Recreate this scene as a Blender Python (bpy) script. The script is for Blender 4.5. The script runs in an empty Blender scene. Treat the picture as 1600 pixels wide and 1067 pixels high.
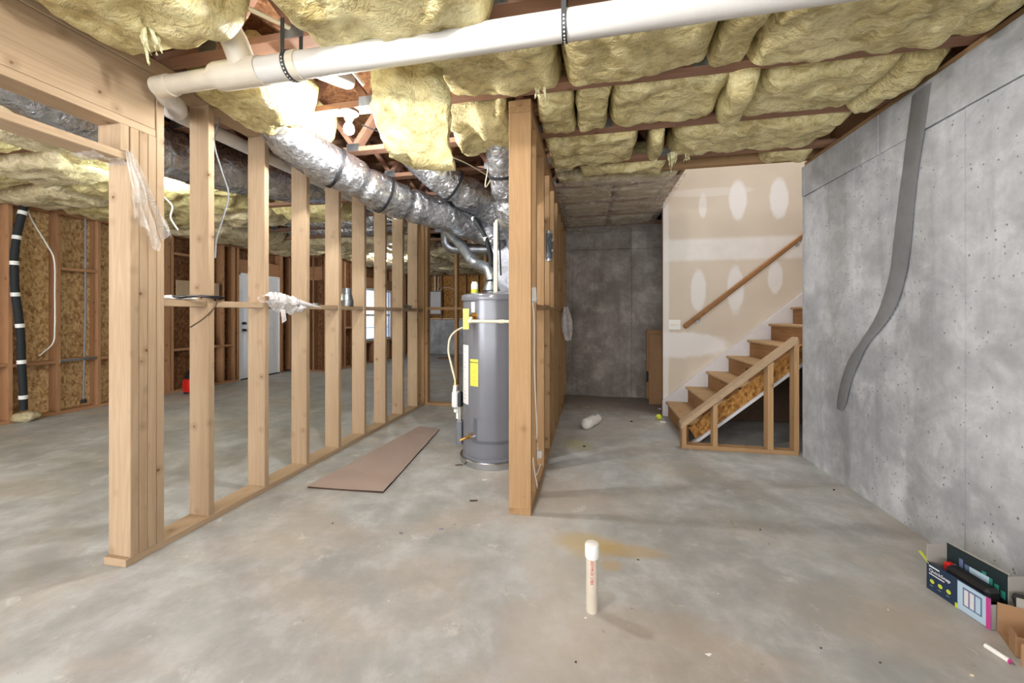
import bpy, bmesh, math, random
from mathutils import Vector, Matrix, noise, Euler
random.seed(7)
SC = bpy.context.scene
COL = SC.collection
R = math.radians
# ------------------------------------------------------------------ camera
F, PSI, H = 605.0, math.atan(122 / 605), 1.24
cam = bpy.data.objects.new('camera', bpy.data.cameras.new('camera'))
COL.objects.link(cam)
cam.location = (0, 0, H)
cam.rotation_euler = (R(90), 0, PSI)
cam.data.sensor_width = 36
cam.data.lens = 36 * F / 1600
cam.data.shift_y = -41.5 / 1600
cam.data.clip_start = .02
cam.data.clip_end = 200
SC.camera = cam
# ------------------------------------------------------------------ world, exposure
SC.view_settings.view_transform = 'Standard'
SC.view_settings.look = 'None'
SC.view_settings.gamma = 1
SC.view_settings.exposure = .38
w = bpy.data.worlds.new('world'); SC.world = w; w.use_nodes = True
wn = w.node_tree.nodes; wl = w.node_tree.links
bgn = wn['Background']
tc = wn.new('ShaderNodeTexCoord'); sx = wn.new('ShaderNodeSeparateXYZ'); rp = wn.new('ShaderNodeValToRGB')
wl.new(tc.outputs['Generated'], sx.inputs[0]); wl.new(sx.outputs['Z'], rp.inputs[0]); wl.new(rp.outputs[0], bgn.inputs[0])
rp.color_ramp.elements[0].position = .02; rp.color_ramp.elements[0].color = (1, 1, 1, 1)
rp.color_ramp.elements[1].position = .10; rp.color_ramp.elements[1].color = (.2, .38, .85, 1)
bgn.inputs[1].default_value = 1.6
LAMP = 900.0

def area(name, loc, rot, sx_, sy_, e, col):
    l = bpy.data.lights.new(name, 'AREA'); l.shape = 'RECTANGLE'; l.size = sx_; l.size_y = sy_; l.energy = e; l.color = col
    o = bpy.data.objects.new(name, l); COL.objects.link(o); o.location = loc; o.rotation_euler = rot; return o
sun = bpy.data.lights.new('sun', 'SUN'); sun.energy = 4; sun.angle = R(1); so = bpy.data.objects.new('sun', sun); COL.objects.link(so); so.rotation_euler = (0, R(42), 0)
area('rear_fill', (-.6, -3.0, 1.2), (R(118), 0, R(-6)), 5.0, 2.0, 140, (.93, .96, 1))  # soft fill added behind the camera, no window there
area('stairwell_light', (1.9, 4.45, 4.9), (0, 0, 0), 1.6, .9, 40, (1, .97, .93))
area('left_room_fill', (-4.4, -2.9, 1.4), (R(100), 0, R(-4)), 2.5, 1.8, 150, (.93, .96, 1))  # added fill that brightens the left room from out of view

# ------------------------------------------------------------------ node helpers
class NT:
    def __init__(s, name, rough=.6, metal=0.):
        s.m = bpy.data.materials.new(name); s.m.use_nodes = True
        s.n = s.m.node_tree.nodes; s.l = s.m.node_tree.links; s.b = s.n['Principled BSDF']
        s.b.inputs['Roughness'].default_value = rough; s.b.inputs['Metallic'].default_value = metal
        s.tc = s.n.new('ShaderNodeTexCoord').outputs['Object']
    def put(s, sock, v):
        if isinstance(v, bpy.types.NodeSocket): s.l.new(v, sock)
        elif isinstance(v, (tuple, list)) and sock.type == 'RGBA' and len(v) == 3: sock.default_value = (*v, 1)
        else: sock.default_value = v
    def vec(s, op, a, b):
        n = s.n.new('ShaderNodeVectorMath'); n.operation = op; s.put(n.inputs[0], a)
        if op == 'SCALE': s.put(n.inputs[3], b)
        else: s.put(n.inputs[1], b)
        return n.outputs[0]
    def math(s, op, a, b=0., cl=False):
        n = s.n.new('ShaderNodeMath'); n.operation = op; n.use_clamp = cl; s.put(n.inputs[0], a); s.put(n.inputs[1], b); return n.outputs[0]
    def noise(s, v, sc, det=4, ro=.55, di=0.):
        n = s.n.new('ShaderNodeTexNoise'); s.put(n.inputs['Vector'], v); n.inputs['Scale'].default_value = sc
        n.inputs['Detail'].default_value = det; n.inputs['Roughness'].default_value = ro; n.inputs['Distortion'].default_value = di
        return n.outputs[0]
    def vor(s, v, sc, feat='F1', rnd=1.):
        n = s.n.new('ShaderNodeTexVoronoi'); n.feature = feat; s.put(n.inputs['Vector'], v); n.inputs['Scale'].default_value = sc
        n.inputs['Randomness'].default_value = rnd
        return n.outputs['Distance'], n.outputs['Color'] if feat == 'F1' else None
    def ramp(s, f, stops, interp='LINEAR'):
        n = s.n.new('ShaderNodeValToRGB'); s.put(n.inputs[0], f); e = n.color_ramp.elements; n.color_ramp.interpolation = interp
        while len(e) < len(stops): e.new(.5)
        for i, (p, c) in enumerate(stops):
            e[i].position = p; e[i].color = (c, c, c, 1) if not isinstance(c, tuple) else (*c, 1)
        return n.outputs[0]
    def mix(s, f, a, b, bl='MIX'):
        n = s.n.new('ShaderNodeMix'); n.data_type = 'RGBA'; n.blend_type = bl; n.clamp_factor = True
        s.put(n.inputs[0], f); s.put(n.inputs[6], a); s.put(n.inputs[7], b); return n.outputs[2]
    def bump(s, h, st=.3, d=.01):
        n = s.n.new('ShaderNodeBump'); n.inputs['Strength'].default_value = st; n.inputs['Distance'].default_value = d
        s.put(n.inputs['Height'], h); s.l.new(n.outputs[0], s.b.inputs['Normal']); return n.outputs[0]
    def color(s, v): s.put(s.b.inputs['Base Color'], v)
    def rnd(s): return s.n.new('ShaderNodeObjectInfo').outputs['Random']
    def sep(s, v):
        n = s.n.new('ShaderNodeSeparateXYZ'); s.put(n.inputs[0], v); return n.outputs
    def ell(s, xyz, cx, cz, rx, rz, soft=.35, ax=(0, 2), warp=None):
        a = s.math('DIVIDE', s.math('SUBTRACT', xyz[ax[0]], cx), rx); b = s.math('DIVIDE', s.math('SUBTRACT', xyz[ax[1]], cz), rz)
        d = s.math('SQRT', s.math('ADD', s.math('MULTIPLY', a, a), s.math('MULTIPLY', b, b)))
        if warp is not None: d = s.math('ADD', d, warp)
        return s.math('DIVIDE', s.math('SUBTRACT', 1. + soft / 2, d), soft, True)

def sr(r, g, b):
    f = lambda c: ((c / 255 + .055) / 1.055) ** 2.4 if c > 10 else c / 255 / 12.92
    return (f(r), f(g), f(b))

def flat(name, col, rough=.6, metal=0., spec=.5, var=0.06):
    t = NT(name, rough, metal)
    c = sr(*col)
    n = t.noise(t.tc, 18, 3)
    t.color(t.mix(n, tuple(x * (1 - var) for x in c), tuple(min(1, x * (1 + var)) for x in c)))
    t.b.inputs['Specular IOR Level'].default_value = spec
    return t.m

def wood(name, axis, base, dark, knot=(92, 52, 28), rough=.75, amt=1.):
    t = NT(name, rough)
    r = t.rnd(); off = t.vec('SCALE', (37.1, 61.7, 17.3), r)
    p = t.vec('ADD', t.tc, off)
    al = [9., 9., 9.]; al[axis] = .55
    q = t.vec('MULTIPLY', p, tuple(al))
    g1 = t.noise(q, 1.6, 3, .5, .6)
    rings = t.math('SINE', t.math('MULTIPLY', g1, 46.))
    rings = t.math('ADD', t.math('MULTIPLY', rings, .5), .5)
    al2 = [120., 120., 120.]; al2[axis] = 3.
    g2 = t.noise(t.vec('MULTIPLY', p, tuple(al2)), 1., 3, .6)
    b, d = sr(*base), sr(*dark)
    c = t.mix(t.math('MULTIPLY', rings, .38 * amt), b, d)
    c = t.mix(t.math('MULTIPLY', t.ramp(g2, [(.35, 0.), (.75, 1.)]), .35), c, d)
    big = t.noise(p, 1.3, 2)
    c = t.mix(t.ramp(big, [(.3, 0.), (.75, .45)]), c, tuple(x * .86 for x in d))
    c = t.mix(t.math('MULTIPLY', r, .3), c, tuple(min(1, x * 1.12) for x in b))
    dist, vc = t.vor(p, 8.5)
    msk = t.math('GREATER_THAN', t.sep(vc)[0], .5)
    kd = t.math('ADD', dist, t.math('MULTIPLY', t.noise(p, 60, 2), .03))
    k = t.math('MULTIPLY', t.ramp(kd, [(.05, 1.), (.1, 0.)]), msk)
    halo = t.math('MULTIPLY', t.ramp(kd, [(.1, .5), (.3, 0.)]), msk)
    c = t.mix(halo, c, tuple(x * .72 for x in d))
    c = t.mix(t.math('MULTIPLY', k, .85), c, sr(*knot))
    t.color(c)
    t.b.inputs['Specular IOR Level'].default_value = .25
    t.bump(t.math('ADD', g2, t.math('MULTIPLY', rings, .3)), .12, .004)
    return t.m

M = {}
for ax, nm in enumerate('xyz'):
    M['pale_' + nm] = wood('pale_pine_' + nm, ax, (184, 161, 133), (157, 131, 101))
    M['warm_' + nm] = wood('warm_pine_' + nm, ax, (182, 149, 110), (148, 113, 76))
    M['red_' + nm] = wood('aged_pine_' + nm, ax, (176, 134, 98), (140, 98, 68), (60, 34, 20))
    M['chord_' + nm] = wood('truss_pine_' + nm, ax, (166, 128, 106), (130, 96, 78), (60, 34, 24))
M['tread'] = wood('plywood_tread', 0, (190, 160, 122), (150, 118, 80), amt=1.4)
M['riser'] = wood('plywood_riser', 1, (166, 126, 84), (124, 86, 52), amt=1.8)
M['rail'] = wood('handrail_wood', 0, (160, 118, 76), (128, 90, 56), rough=.4)

def osb_mat(name, a, b_, c_):
    t = NT(name, .7)
    p = t.vec('ADD', t.tc, t.vec('SCALE', t.n.new('ShaderNodeTexNoise').outputs[1], 0.0))
    nz = t.n.new('ShaderNodeTexNoise'); nz.inputs['Scale'].default_value = 5; t.put(nz.inputs['Vector'], t.tc)
    wv = t.vec('ADD', t.tc, t.vec('SCALE', nz.outputs[1], .06))
    rot = t.n.new('ShaderNodeVectorRotate'); rot.rotation_type = 'EULER_XYZ'; t.put(rot.inputs['Vector'], wv); rot.inputs['Rotation'].default_value = (.7, .5, .9)
    d1, v1 = t.vor(t.vec('MULTIPLY', wv, (46., 46., 20.)), 1.)
    d2, v2 = t.vor(t.vec('MULTIPLY', rot.outputs[0], (22., 52., 46.)), 1.)
    f1 = t.sep(v1)[0]; f2 = t.sep(v2)[1]
    f = t.math('MULTIPLY', t.math('ADD', f1, f2), .5)
    c = t.ramp(f, [(.12, sr(*c_)), (.45, sr(*b_)), (.85, sr(*a))])
    st = t.noise(t.vec('MULTIPLY', wv, (90., 90., 22.)), 1., 3)
    c = t.mix(t.math('MULTIPLY', st, .4), c, sr(*b_))
    t.color(c); t.b.inputs['Specular IOR Level'].default_value = .2
    t.bump(f, .35, .004)
    return t.m
M['osb'] = osb_mat('osb', (222, 192, 146), (190, 154, 108), (130, 96, 62))
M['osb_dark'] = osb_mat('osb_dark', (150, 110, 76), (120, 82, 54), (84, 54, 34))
M['osb_edge'] = osb_mat('osb_stringer', (200, 156, 92), (164, 116, 58), (110, 70, 34))

def insulation(name, a, b_, c_, sc=1.):
    t = NT(name, .85)
    r = t.rnd(); p = t.vec('ADD', t.tc, t.vec('SCALE', (13., 7., 5.), r))
    n1 = t.noise(p, 3.2 * sc, 5, .6, .5)
    n2 = t.noise(t.vec('MULTIPLY', p, (11., 17., 14.)), 1., 5, .66, .9)
    n3 = t.noise(t.vec('MULTIPLY', p, (60., 110., 80.)), 1., 3, .6, .8)
    c = t.ramp(n1, [(.28, sr(*c_)), (.5, sr(*b_)), (.74, sr(*a))])
    c = t.mix(t.ramp(n2, [(.46, 0.), (.66, .75)]), c, sr(min(255, a[0] + 22), min(255, a[1] + 20), min(255, a[2] + 22)))  # crinkle highlights painted into the fibre colour
    c = t.mix(t.ramp(n2, [(.28, .75), (.46, 0.)]), c, tuple(x * .6 for x in sr(*c_)))  # brown crease shadows painted into the fibre colour
    c = t.mix(t.ramp(n3, [(.3, .3), (.5, 0.)]), c, sr(*c_))
    t.color(c); t.b.inputs['Specular IOR Level'].default_value = .6; t.b.inputs['Roughness'].default_value = .5
    t.bump(t.math('ADD', n2, t.math('MULTIPLY', n3, .3)), .9, .03)
    return t.m
M['ins'] = insulation('yellow_fibreglass', (242, 228, 174), (222, 205, 145), (174, 154, 96))
M['ins_pale'] = insulation('pale_fibreglass', (226, 214, 180), (206, 192, 150), (174, 158, 114))
M['tuft'] = insulation('pale_fibre_tuft', (236, 232, 196), (222, 216, 164), (190, 182, 120))

def foil(name, col=(196, 199, 205), rough=.26, bs=.65):
    t = NT(name, rough, .94)
    r = t.rnd(); p = t.vec('ADD', t.tc, t.vec('SCALE', (11., 5., 3.), r))
    n1 = t.noise(p, 11, 4, .6, 1.8)
    d, vc = t.vor(t.vec('ADD', p, t.vec('SCALE', n1, .08)), 24)
    n2 = t.noise(p, 70, 3, .6, .6)
    h = t.math('ADD', t.math('MULTIPLY', d, .8), t.math('ADD', n1, t.math('MULTIPLY', n2, .25)))
    c = sr(*col)
    t.color(t.mix(t.ramp(n1, [(.35, 0.), (.65, 1.)]), tuple(x * .72 for x in c), c))
    t.put(t.b.inputs['Roughness'], t.math('ADD', t.math('MULTIPLY', n1, .25), rough - .05))
    t.bump(h, bs, .012)
    return t.m
M['foil'] = foil('duct_foil', (206, 209, 215), .19, .8)
M['steel'] = foil('galvanized_steel', (186, 194, 202), .32, .12)
M['emboss'] = foil('embossed_duct_sheet', (190, 194, 202), .5, .35)
M['band'] = flat('black_band', (32, 32, 36), .45)

def concrete(name, a, b_, c_, pits=True, floor=False, mottled=1.):
    t = NT(name, .8 if not floor else .62)
    n1 = t.noise(t.tc, .9, 6, .62, .4)
    n2 = t.noise(t.tc, 4.5, 6, .68, .3 if not floor else .15)
    n3 = t.noise(t.tc, 46, 4, .7)
    n1 = t.math('ADD', t.math('MULTIPLY', n1, .6), t.math('MULTIPLY', n2, .4))
    c = t.ramp(n1, [(.4, sr(*c_)), (.5, sr(*b_)), (.6, sr(*a))])
    c = t.mix(t.math('MULTIPLY', t.ramp(n2, [(.35, 1.), (.62, 0.)]), .55 * mottled), c, tuple(x * .7 for x in sr(*b_)))
    c = t.mix(t.math('MULTIPLY', t.ramp(n2, [(.55, 0.), (.75, 1.)]), .5 * mottled), c, sr(*a))
    c = t.mix(t.math('MULTIPLY', n3, .35), c, tuple(x * .8 for x in sr(*b_)))
    h = t.math('ADD', t.math('MULTIPLY', n2, .5), t.math('MULTIPLY', n3, .4))
    if pits:
        wv = t.vec('ADD', t.tc, t.vec('SCALE', n2, .05))
        for sc, th, pr in ((18, .12, .72), (34, .17, .55), (9, .06, .6)):
            d, vc = t.vor(t.vec('MULTIPLY', wv, (1., 1., .8)), sc)
            k = t.math('MULTIPLY', t.ramp(d, [(th * .5, 1.), (th, 0.)]), t.math('GREATER_THAN', t.sep(vc)[0], pr))
            c = t.mix(t.math('MULTIPLY', k, .75), c, tuple(x * .3 for x in sr(*c_)))
            h = t.math('SUBTRACT', h, t.math('MULTIPLY', k, 1.2))
        # faint vertical water streaks
        sk = t.noise(t.vec('MULTIPLY', t.tc, (7., 7., .7)), 1., 4, .6)
        c = t.mix(t.ramp(sk, [(.52, 0.), (.75, .38)]), c, tuple(x * .55 for x in sr(*c_)))
    if floor:
        xyz = t.sep(t.tc)
        wp = t.math('MULTIPLY', t.math('SUBTRACT', n2, .5), 1.4)
        tan = t.noise(t.vec('MULTIPLY', t.tc, (1.3, 2.2, 1.)), .8, 4, .55, .6)
        c = t.mix(t.ramp(tan, [(.46, 0.), (.7, .45)]), c, sr(188, 172, 150))
        bl = t.noise(t.vec('ADD', t.tc, (9., 4., 2.)), 1.6, 6, .66, .2)
        c = t.mix(t.ramp(bl, [(.52, 0.), (.72, .5)]), c, sr(196, 200, 200))
        # yellow spill marks and a darker brown patch at the corridor end
        for (x, y, rx, ry, col, am) in ((-.02, 2.13, .16, .1, (188, 160, 84), .75), (.2, 2.12, .17, .055, (186, 156, 96), .5), (-.12, 3.75, .12, .15, (190, 186, 120), .45),
                                        (.1, 1.98, .05, .04, (190, 160, 100), .5), (.55, 5.6, 1.3, .6, (128, 112, 96), .6), (-.15, 2.2, .2, .9, (214, 212, 204), .3),
                                        (.16, 1.45, .5, .25, (176, 150, 122), .25), (-.3, 2.75, .35, .35, (178, 150, 128), .25)):
            e = t.ell(xyz, x, y, rx, ry, .7, (0, 1), wp)
            c = t.mix(t.math('MULTIPLY', e, am), c, sr(*col))
        sp = t.noise(t.vec('ADD', t.tc, (3., 1., 6.)), 7, 5, .7, .4)
        c = t.mix(t.ramp(sp, [(.62, 0.), (.72, .5)]), c, sr(224, 224, 218))
        st = t.noise(t.vec('ADD', t.tc, (31., 14., 6.)), 26, 3, .6)
        c = t.mix(t.ramp(st, [(.7, 0.), (.76, .6)]), c, sr(110, 94, 78))
        t.put(t.b.inputs['Roughness'], t.math('ADD', t.math('MULTIPLY', n2, .35), .4))
    t.color(c); t.bump(h, .25 if not floor else .12, .008)
    t.b.inputs['Specular IOR Level'].default_value = .35
    return t.m
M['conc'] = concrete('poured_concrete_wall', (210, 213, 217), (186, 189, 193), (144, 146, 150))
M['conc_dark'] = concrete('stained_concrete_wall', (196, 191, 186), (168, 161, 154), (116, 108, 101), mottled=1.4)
M['floor'] = concrete('concrete_floor', (198, 202, 202), (179, 181, 179), (154, 155, 152), pits=False, floor=True)
M['patch'] = concrete('repair_mortar', (134, 135, 137), (124, 125, 127), (112, 113, 115), pits=False, mottled=.3)

def drywall():
    t = NT('taped_drywall', .75)
    xyz = t.sep(t.tc); n = t.noise(t.tc, 7, 4, .6); wp = t.math('MULTIPLY', t.math('SUBTRACT', n, .5), .5)
    c = t.mix(t.noise(t.tc, 2.5, 4), sr(216, 206, 190), sr(202, 190, 172))
    mud = sr(232, 231, 230)
    X = lambda v: v
    for (x, z, rx, rz, am) in ((1.334, 2.558, .045, .15, .6), (1.722, 2.609, .095, .23, .85), (2.158, 2.598, .095, .235, .9), (1.283, 1.534, .085, .25, .8),
                               (1.697, 1.544, .092, .27, .75), (2.117, 1.681, .078, .185, .8), (1.05, .875, .56, .155, .85), (.9, 1.4, .05, 2.2, .6), (1.4, 2.72, .5, .05, .35)):
        c = t.mix(t.math('MULTIPLY', t.ell(xyz, x, z, rx, rz, .25, (0, 2), wp), am), c, mud)
    # long taped seam
    d = t.math('ABSOLUTE', t.math('SUBTRACT', t.math('ADD', xyz[2], t.math('MULTIPLY', wp, .06)), 2.03))
    c = t.mix(t.math('MULTIPLY', t.ramp(d, [(.11, 1.), (.15, 0.)]), t.math('ADD', t.math('MULTIPLY', n, .7), .3)), c, mud)
    t.color(c); t.bump(n, .05, .003); return t.m
M['drywall'] = drywall()
M['skirt'] = flat('painted_skirt_board', (214, 212, 214), .6)
M['white'] = flat('white_plastic', (238, 238, 234), .35, var=.02)
M['pvc'] = flat('white_pvc', (208, 205, 200), .3, var=.05)
M['pvc_cream'] = flat('cream_pipe', (232, 220, 190), .35, var=.03)
M['pvc_dirty'] = flat('dusty_pvc', (206, 197, 180), .4, var=.1)
M['heater'] = flat('grey_enamel', (118, 120, 127), .22, .15, var=.02)
M['heater_dk'] = flat('dark_grey_enamel', (92, 95, 102), .35, .1, var=.02)
M['chrome'] = flat('bright_metal', (200, 202, 206), .2, 1., var=.04)
M['brass'] = flat('brass', (190, 150, 80), .3, 1.)
M['black'] = flat('black_plastic', (26, 26, 28), .4)
M['blackfoam'] = flat('black_pipe_insulation', (30, 34, 38), .75, var=.15)
M['grey'] = flat('grey_plastic', (130, 132, 134), .5)
M['yellow'] = flat('yellow_label', (216, 210, 84), .6, var=.03)
M['tag'] = flat('green_yellow_tag', (196, 200, 110), .6)
M['ink'] = flat('black_ink', (38, 38, 36), .8)
M['paper'] = flat('white_paper', (232, 232, 230), .7, var=.03)
M['cardboard'] = flat('cardboard', (158, 122, 88), .85, var=.1)
M['card_in'] = flat('grey_carton_inside', (158, 154, 146), .85)
M['navy'] = flat('navy_print', (28, 48, 74), .45, var=.04)
M['paleblue'] = flat('pale_blue_print', (176, 200, 218), .45)
M['bluegrey'] = flat('blue_grey_print', (96, 112, 150), .45)
M['lime'] = flat('lime_print', (196, 208, 60), .5)
M['magenta'] = flat('magenta_print', (196, 60, 140), .5)
M['teal'] = flat('teal_print', (40, 130, 112), .5)
M['darkprint'] = flat('dark_print', (26, 40, 44), .5)
M['red'] = flat('red_plastic', (190, 26, 24), .35)
M['redink'] = flat('red_ink', (196, 54, 60), .7)
M['blueink'] = flat('blue_ink', (66, 86, 150), .7)
M['greenball'] = flat('tennis_felt', (206, 214, 40), .9, var=.15)
M['bin'] = flat('brown_debris_and_shade', (86, 66, 50), .9, var=.3)
M['doorwhite'] = flat('painted_steel_door', (226, 230, 238), .4, var=.02)
M['hanger'] = flat('galvanized_strap', (70, 72, 74), .5, .6)
M['carpet'] = None
t = NT('tan_carpet', .95); n = t.noise(t.tc, 160, 3); n2 = t.noise(t.tc, 3, 3)
t.color(t.mix(n2, t.mix(n, sr(160, 142, 132), sr(190, 172, 162)), sr(172, 154, 144))); t.bump(n, .8, .006); M['carpet'] = t.m

def film(name, alpha=.45, tint=(235, 232, 226), rough=.18, bs=.8):
    t = NT(name, rough)
    n = t.noise(t.tc, 9, 4, .6, 1.2)
    t.color(sr(*tint)); t.put(t.b.inputs['Alpha'], t.ramp(n, [(.35, alpha * .6), (.7, min(1., alpha * 1.5))]))
    t.bump(n, bs, .02); t.b.inputs['Specular IOR Level'].default_value = .9
    return t.m
M['film'] = film('clear_plastic_film', .3)
M['film_sheet'] = film('plastic_vapour_sheet', .34, (236, 226, 214), .14, .35)
M['bag'] = film('white_plastic_bag', .95, (240, 238, 238), .3)
t = NT('window_glass', .02); t.b.inputs['Transmission Weight'].default_value = 1.; t.b.inputs['IOR'].default_value = 1.05; M['glass'] = t.m
def emit(name, col, st):
    t = NT(name); t.b.inputs['Emission Color'].default_value = (*col, 1); t.b.inputs['Emission Strength'].default_value = st; return t.m
M['bulb'] = emit('lit_bulb', (1, .985, .96), LAMP * 1.25)
M['bulb_cfl'] = emit('lit_spiral_bulb', (.93, 1, .84), LAMP * .6); M['bulb_front'] = emit('lit_front_bulb', (1, .985, .96), LAMP * .85)
M['snow'] = flat('bright_ground', (236, 238, 242), .9)

# ------------------------------------------------------------------ mesh builder
def chamfer_box(x0, x1, y0, y1, z0, z1, b):
    """24-vertex bevelled box: verts, faces"""
    v = []; idx = {}
    for i, X in enumerate((x0, x1)):
        for j, Y in enumerate((y0, y1)):
            for k, Z in enumerate((z0, z1)):
                sx_, sy_, sz_ = (1 if i == 0 else -1), (1 if j == 0 else -1), (1 if k == 0 else -1)
                for a in range(3):
                    p = [X + sx_ * b, Y + sy_ * b, Z + sz_ * b]; p[a] = (X, Y, Z)[a]
                    idx[(i, j, k, a)] = len(v); v.append(tuple(p))
    f = []
    for a in range(3):
        o = [q for q in range(3) if q != a]
        for s in (0, 1):
            loop = []
            for (m, n) in ((0, 0), (1, 0), (1, 1), (0, 1)):
                key = [0, 0, 0]; key[a] = s; key[o[0]] = m; key[o[1]] = n
                loop.append(idx[(*key, a)])
            flip = (s == 0) ^ (a == 1)
            f.append(loop[::-1] if flip else loop)
    for a in range(3):                      # edges parallel to a
        o = [q for q in range(3) if q != a]
        for m in (0, 1):
            for n in (0, 1):
                k0 = [0, 0, 0]; k0[o[0]] = m; k0[o[1]] = n; k1 = list(k0); k1[a] = 1
                loop = [idx[(*k0, o[0])], idx[(*k1, o[0])], idx[(*k1, o[1])], idx[(*k0, o[1])]]
                f.append(loop)
    for i in (0, 1):
        for j in (0, 1):
            for k in (0, 1): f.append([idx[(i, j, k, a)] for a in range(3)])
    return v, f

class MB:
    def __init__(s): s.v = []; s.f = []; s.sm = []
    def add(s, v, f, smooth=False, mat=None):
        n = len(s.v)
        s.v += [tuple(mat @ Vector(p)) for p in v] if mat is not None else [tuple(p) for p in v]
        s.f += [[i + n for i in q] for q in f]; s.sm += [smooth] * len(f); return s
    def box(s, x0, x1, y0, y1, z0, z1, b=.002, mat=None):
        b = min(b, (x1 - x0) * .4, (y1 - y0) * .4, (z1 - z0) * .4)
        v, f = chamfer_box(x0, x1, y0, y1, z0, z1, b); return s.add(v, f, False, mat)
    def bar(s, a, b, w, t, up=(0, 0, 1), bev=.002):
        """rectangular bar from a to b, width w (sideways), thickness t (up)"""
        a = Vector(a); b = Vector(b); d = (b - a); L = d.length; d.normalize()
        sd = d.cross(Vector(up)); sd.normalize(); u = sd.cross(d)
        m = Matrix((d, sd, u)).transposed().to_4x4(); m.translation = a
        return s.box(0, L, -w / 2, w / 2, -t / 2, t / 2, bev, m)
    def lathe(s, prof, c=(0, 0, 0), n=24, mat=None, smooth=True):
        v = []; f = []
        for r, z in prof:
            for i in range(n):
                a = 2 * math.pi * i / n; v.append((c[0] + r * math.cos(a), c[1] + r * math.sin(a), c[2] + z))
        for j in range(len(prof) - 1):
            for i in range(n):
                k = (i + 1) % n; f.append([j * n + i, j * n + k, (j + 1) * n + k, (j + 1) * n + i])
        f.append(list(range(n))[::-1]); f.append([(len(prof) - 1) * n + i for i in range(n)])
        return s.add(v, f, smooth, mat)
    def tube(s, pts, r, n=12, sub=6, fn=None, cap=True):
        P = catmull(pts, sub) if sub > 1 else [Vector(p) for p in pts]
        T = [(P[min(i + 1, len(P) - 1)] - P[max(i - 1, 0)]).normalized() for i in range(len(P))]
        u = T[0].cross(Vector((0, 0, 1)));
        if u.length < .1: u = T[0].cross(Vector((1, 0, 0)))
        u.normalize(); v = []; f = []; acc = 0
        for i, p in enumerate(P):
            if i: acc += (p - P[i - 1]).length
            u = (u - T[i] * u.dot(T[i])).normalized(); w_ = T[i].cross(u)
            for k in range(n):
                a = 2 * math.pi * k / n
                dr = (u * math.cos(a) + w_ * math.sin(a))
                rr = r(acc) if callable(r) else r
                q = p + dr * rr
                if fn: q = q + dr * fn(q, acc, a)
                v.append(tuple(q))
        for i in range(len(P) - 1):
            for k in range(n):
                j = (k + 1) % n; f.append([i * n + k, (i + 1) * n + k, (i + 1) * n + j, i * n + j][::-1])
        if cap: f.append(list(range(n))); f.append([(len(P) - 1) * n + k for k in range(n)][::-1])
        return s.add(v, f, True)
    def grid(s, fn, nu, nv, smooth=True, closed_v=False):
        v = [fn(i / nu, j / nv) for i in range(nu + 1) for j in range(nv + (0 if closed_v else 1))]
        m = nv + (0 if closed_v else 1); f = []
        for i in range(nu):
            for j in range(nv):
                k = (j + 1) % m; f.append([i * m + j, (i + 1) * m + j, (i + 1) * m + k, i * m + k])
        return s.add(v, f, smooth)
    def prism(s, poly, axis, a, b):
        """polygon (2-D list) extruded along axis from a to b"""
        n = len(poly)
        def mk(p, t):
            q = [p[0], p[1]]; q.insert(axis, t); return tuple(q)
        v = [mk(p, a) for p in poly] + [mk(p, b) for p in poly]
        f = [list(range(n)), [n + i for i in range(n)][::-1]] + [[i, n + i, n + (i + 1) % n, (i + 1) % n] for i in range(n)]
        return s.add(v, f)
    def build(s, name, mat, parent=None, loc=None, local=False, fix=True, sharp=38):
        me = bpy.data.meshes.new(name)
        org = Vector(loc) if loc is not None else Vector((0, 0, 0))
        if parent is not None:
            pw = worldloc(parent); off = Vector((0, 0, 0)) if local else pw
        else: off = Vector((0, 0, 0)) if local else org
        me.from_pydata([tuple(Vector(p) - off) for p in s.v], [], s.f)
        me.polygons.foreach_set('use_smooth', s.sm)
        if mat is not None: me.materials.append(mat)
        if fix:
            bm = bmesh.new(); bm.from_mesh(me); bmesh.ops.recalc_face_normals(bm, faces=bm.faces); bm.to_mesh(me); bm.free()
        me.update()
        if sharp and any(s.sm): me.set_sharp_from_angle(angle=R(sharp))
        o = bpy.data.objects.new(name, me); COL.objects.link(o)
        if parent is not None: o.parent = parent
        else: o.location = org
        return o

def worldloc(o):
    v = Vector(o.location)
    while o.parent: o = o.parent; v = v + Vector(o.location)
    return v
def catmull(pts, sub):
    P = [Vector(p) for p in pts]; P = [P[0] * 2 - P[1]] + P + [P[-1] * 2 - P[-2]]; out = []
    for i in range(1, len(P) - 2):
        for k in range(sub):
            t = k / sub; a, b, c, d = P[i - 1:i + 3]
            out.append(.5 * ((2 * b) + (c - a) * t + (2 * a - 5 * b + 4 * c - d) * t * t + (3 * b - a - 3 * c + d) * t ** 3))
    out.append(P[-2]); return out
def tag(o, label=None, cat=None, group=None, kind=None):
    if label: o['label'] = label
    if cat: o['category'] = cat
    if group: o['group'] = group
    if kind: o['kind'] = kind
    return o
def thing(name, label, cat, loc=(0, 0, 0), group=None, kind=None):
    o = bpy.data.objects.new(name, None); COL.objects.link(o); o.location = loc; o.empty_display_size = .1
    return tag(o, label, cat, group, kind)
_lum = {}
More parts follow.
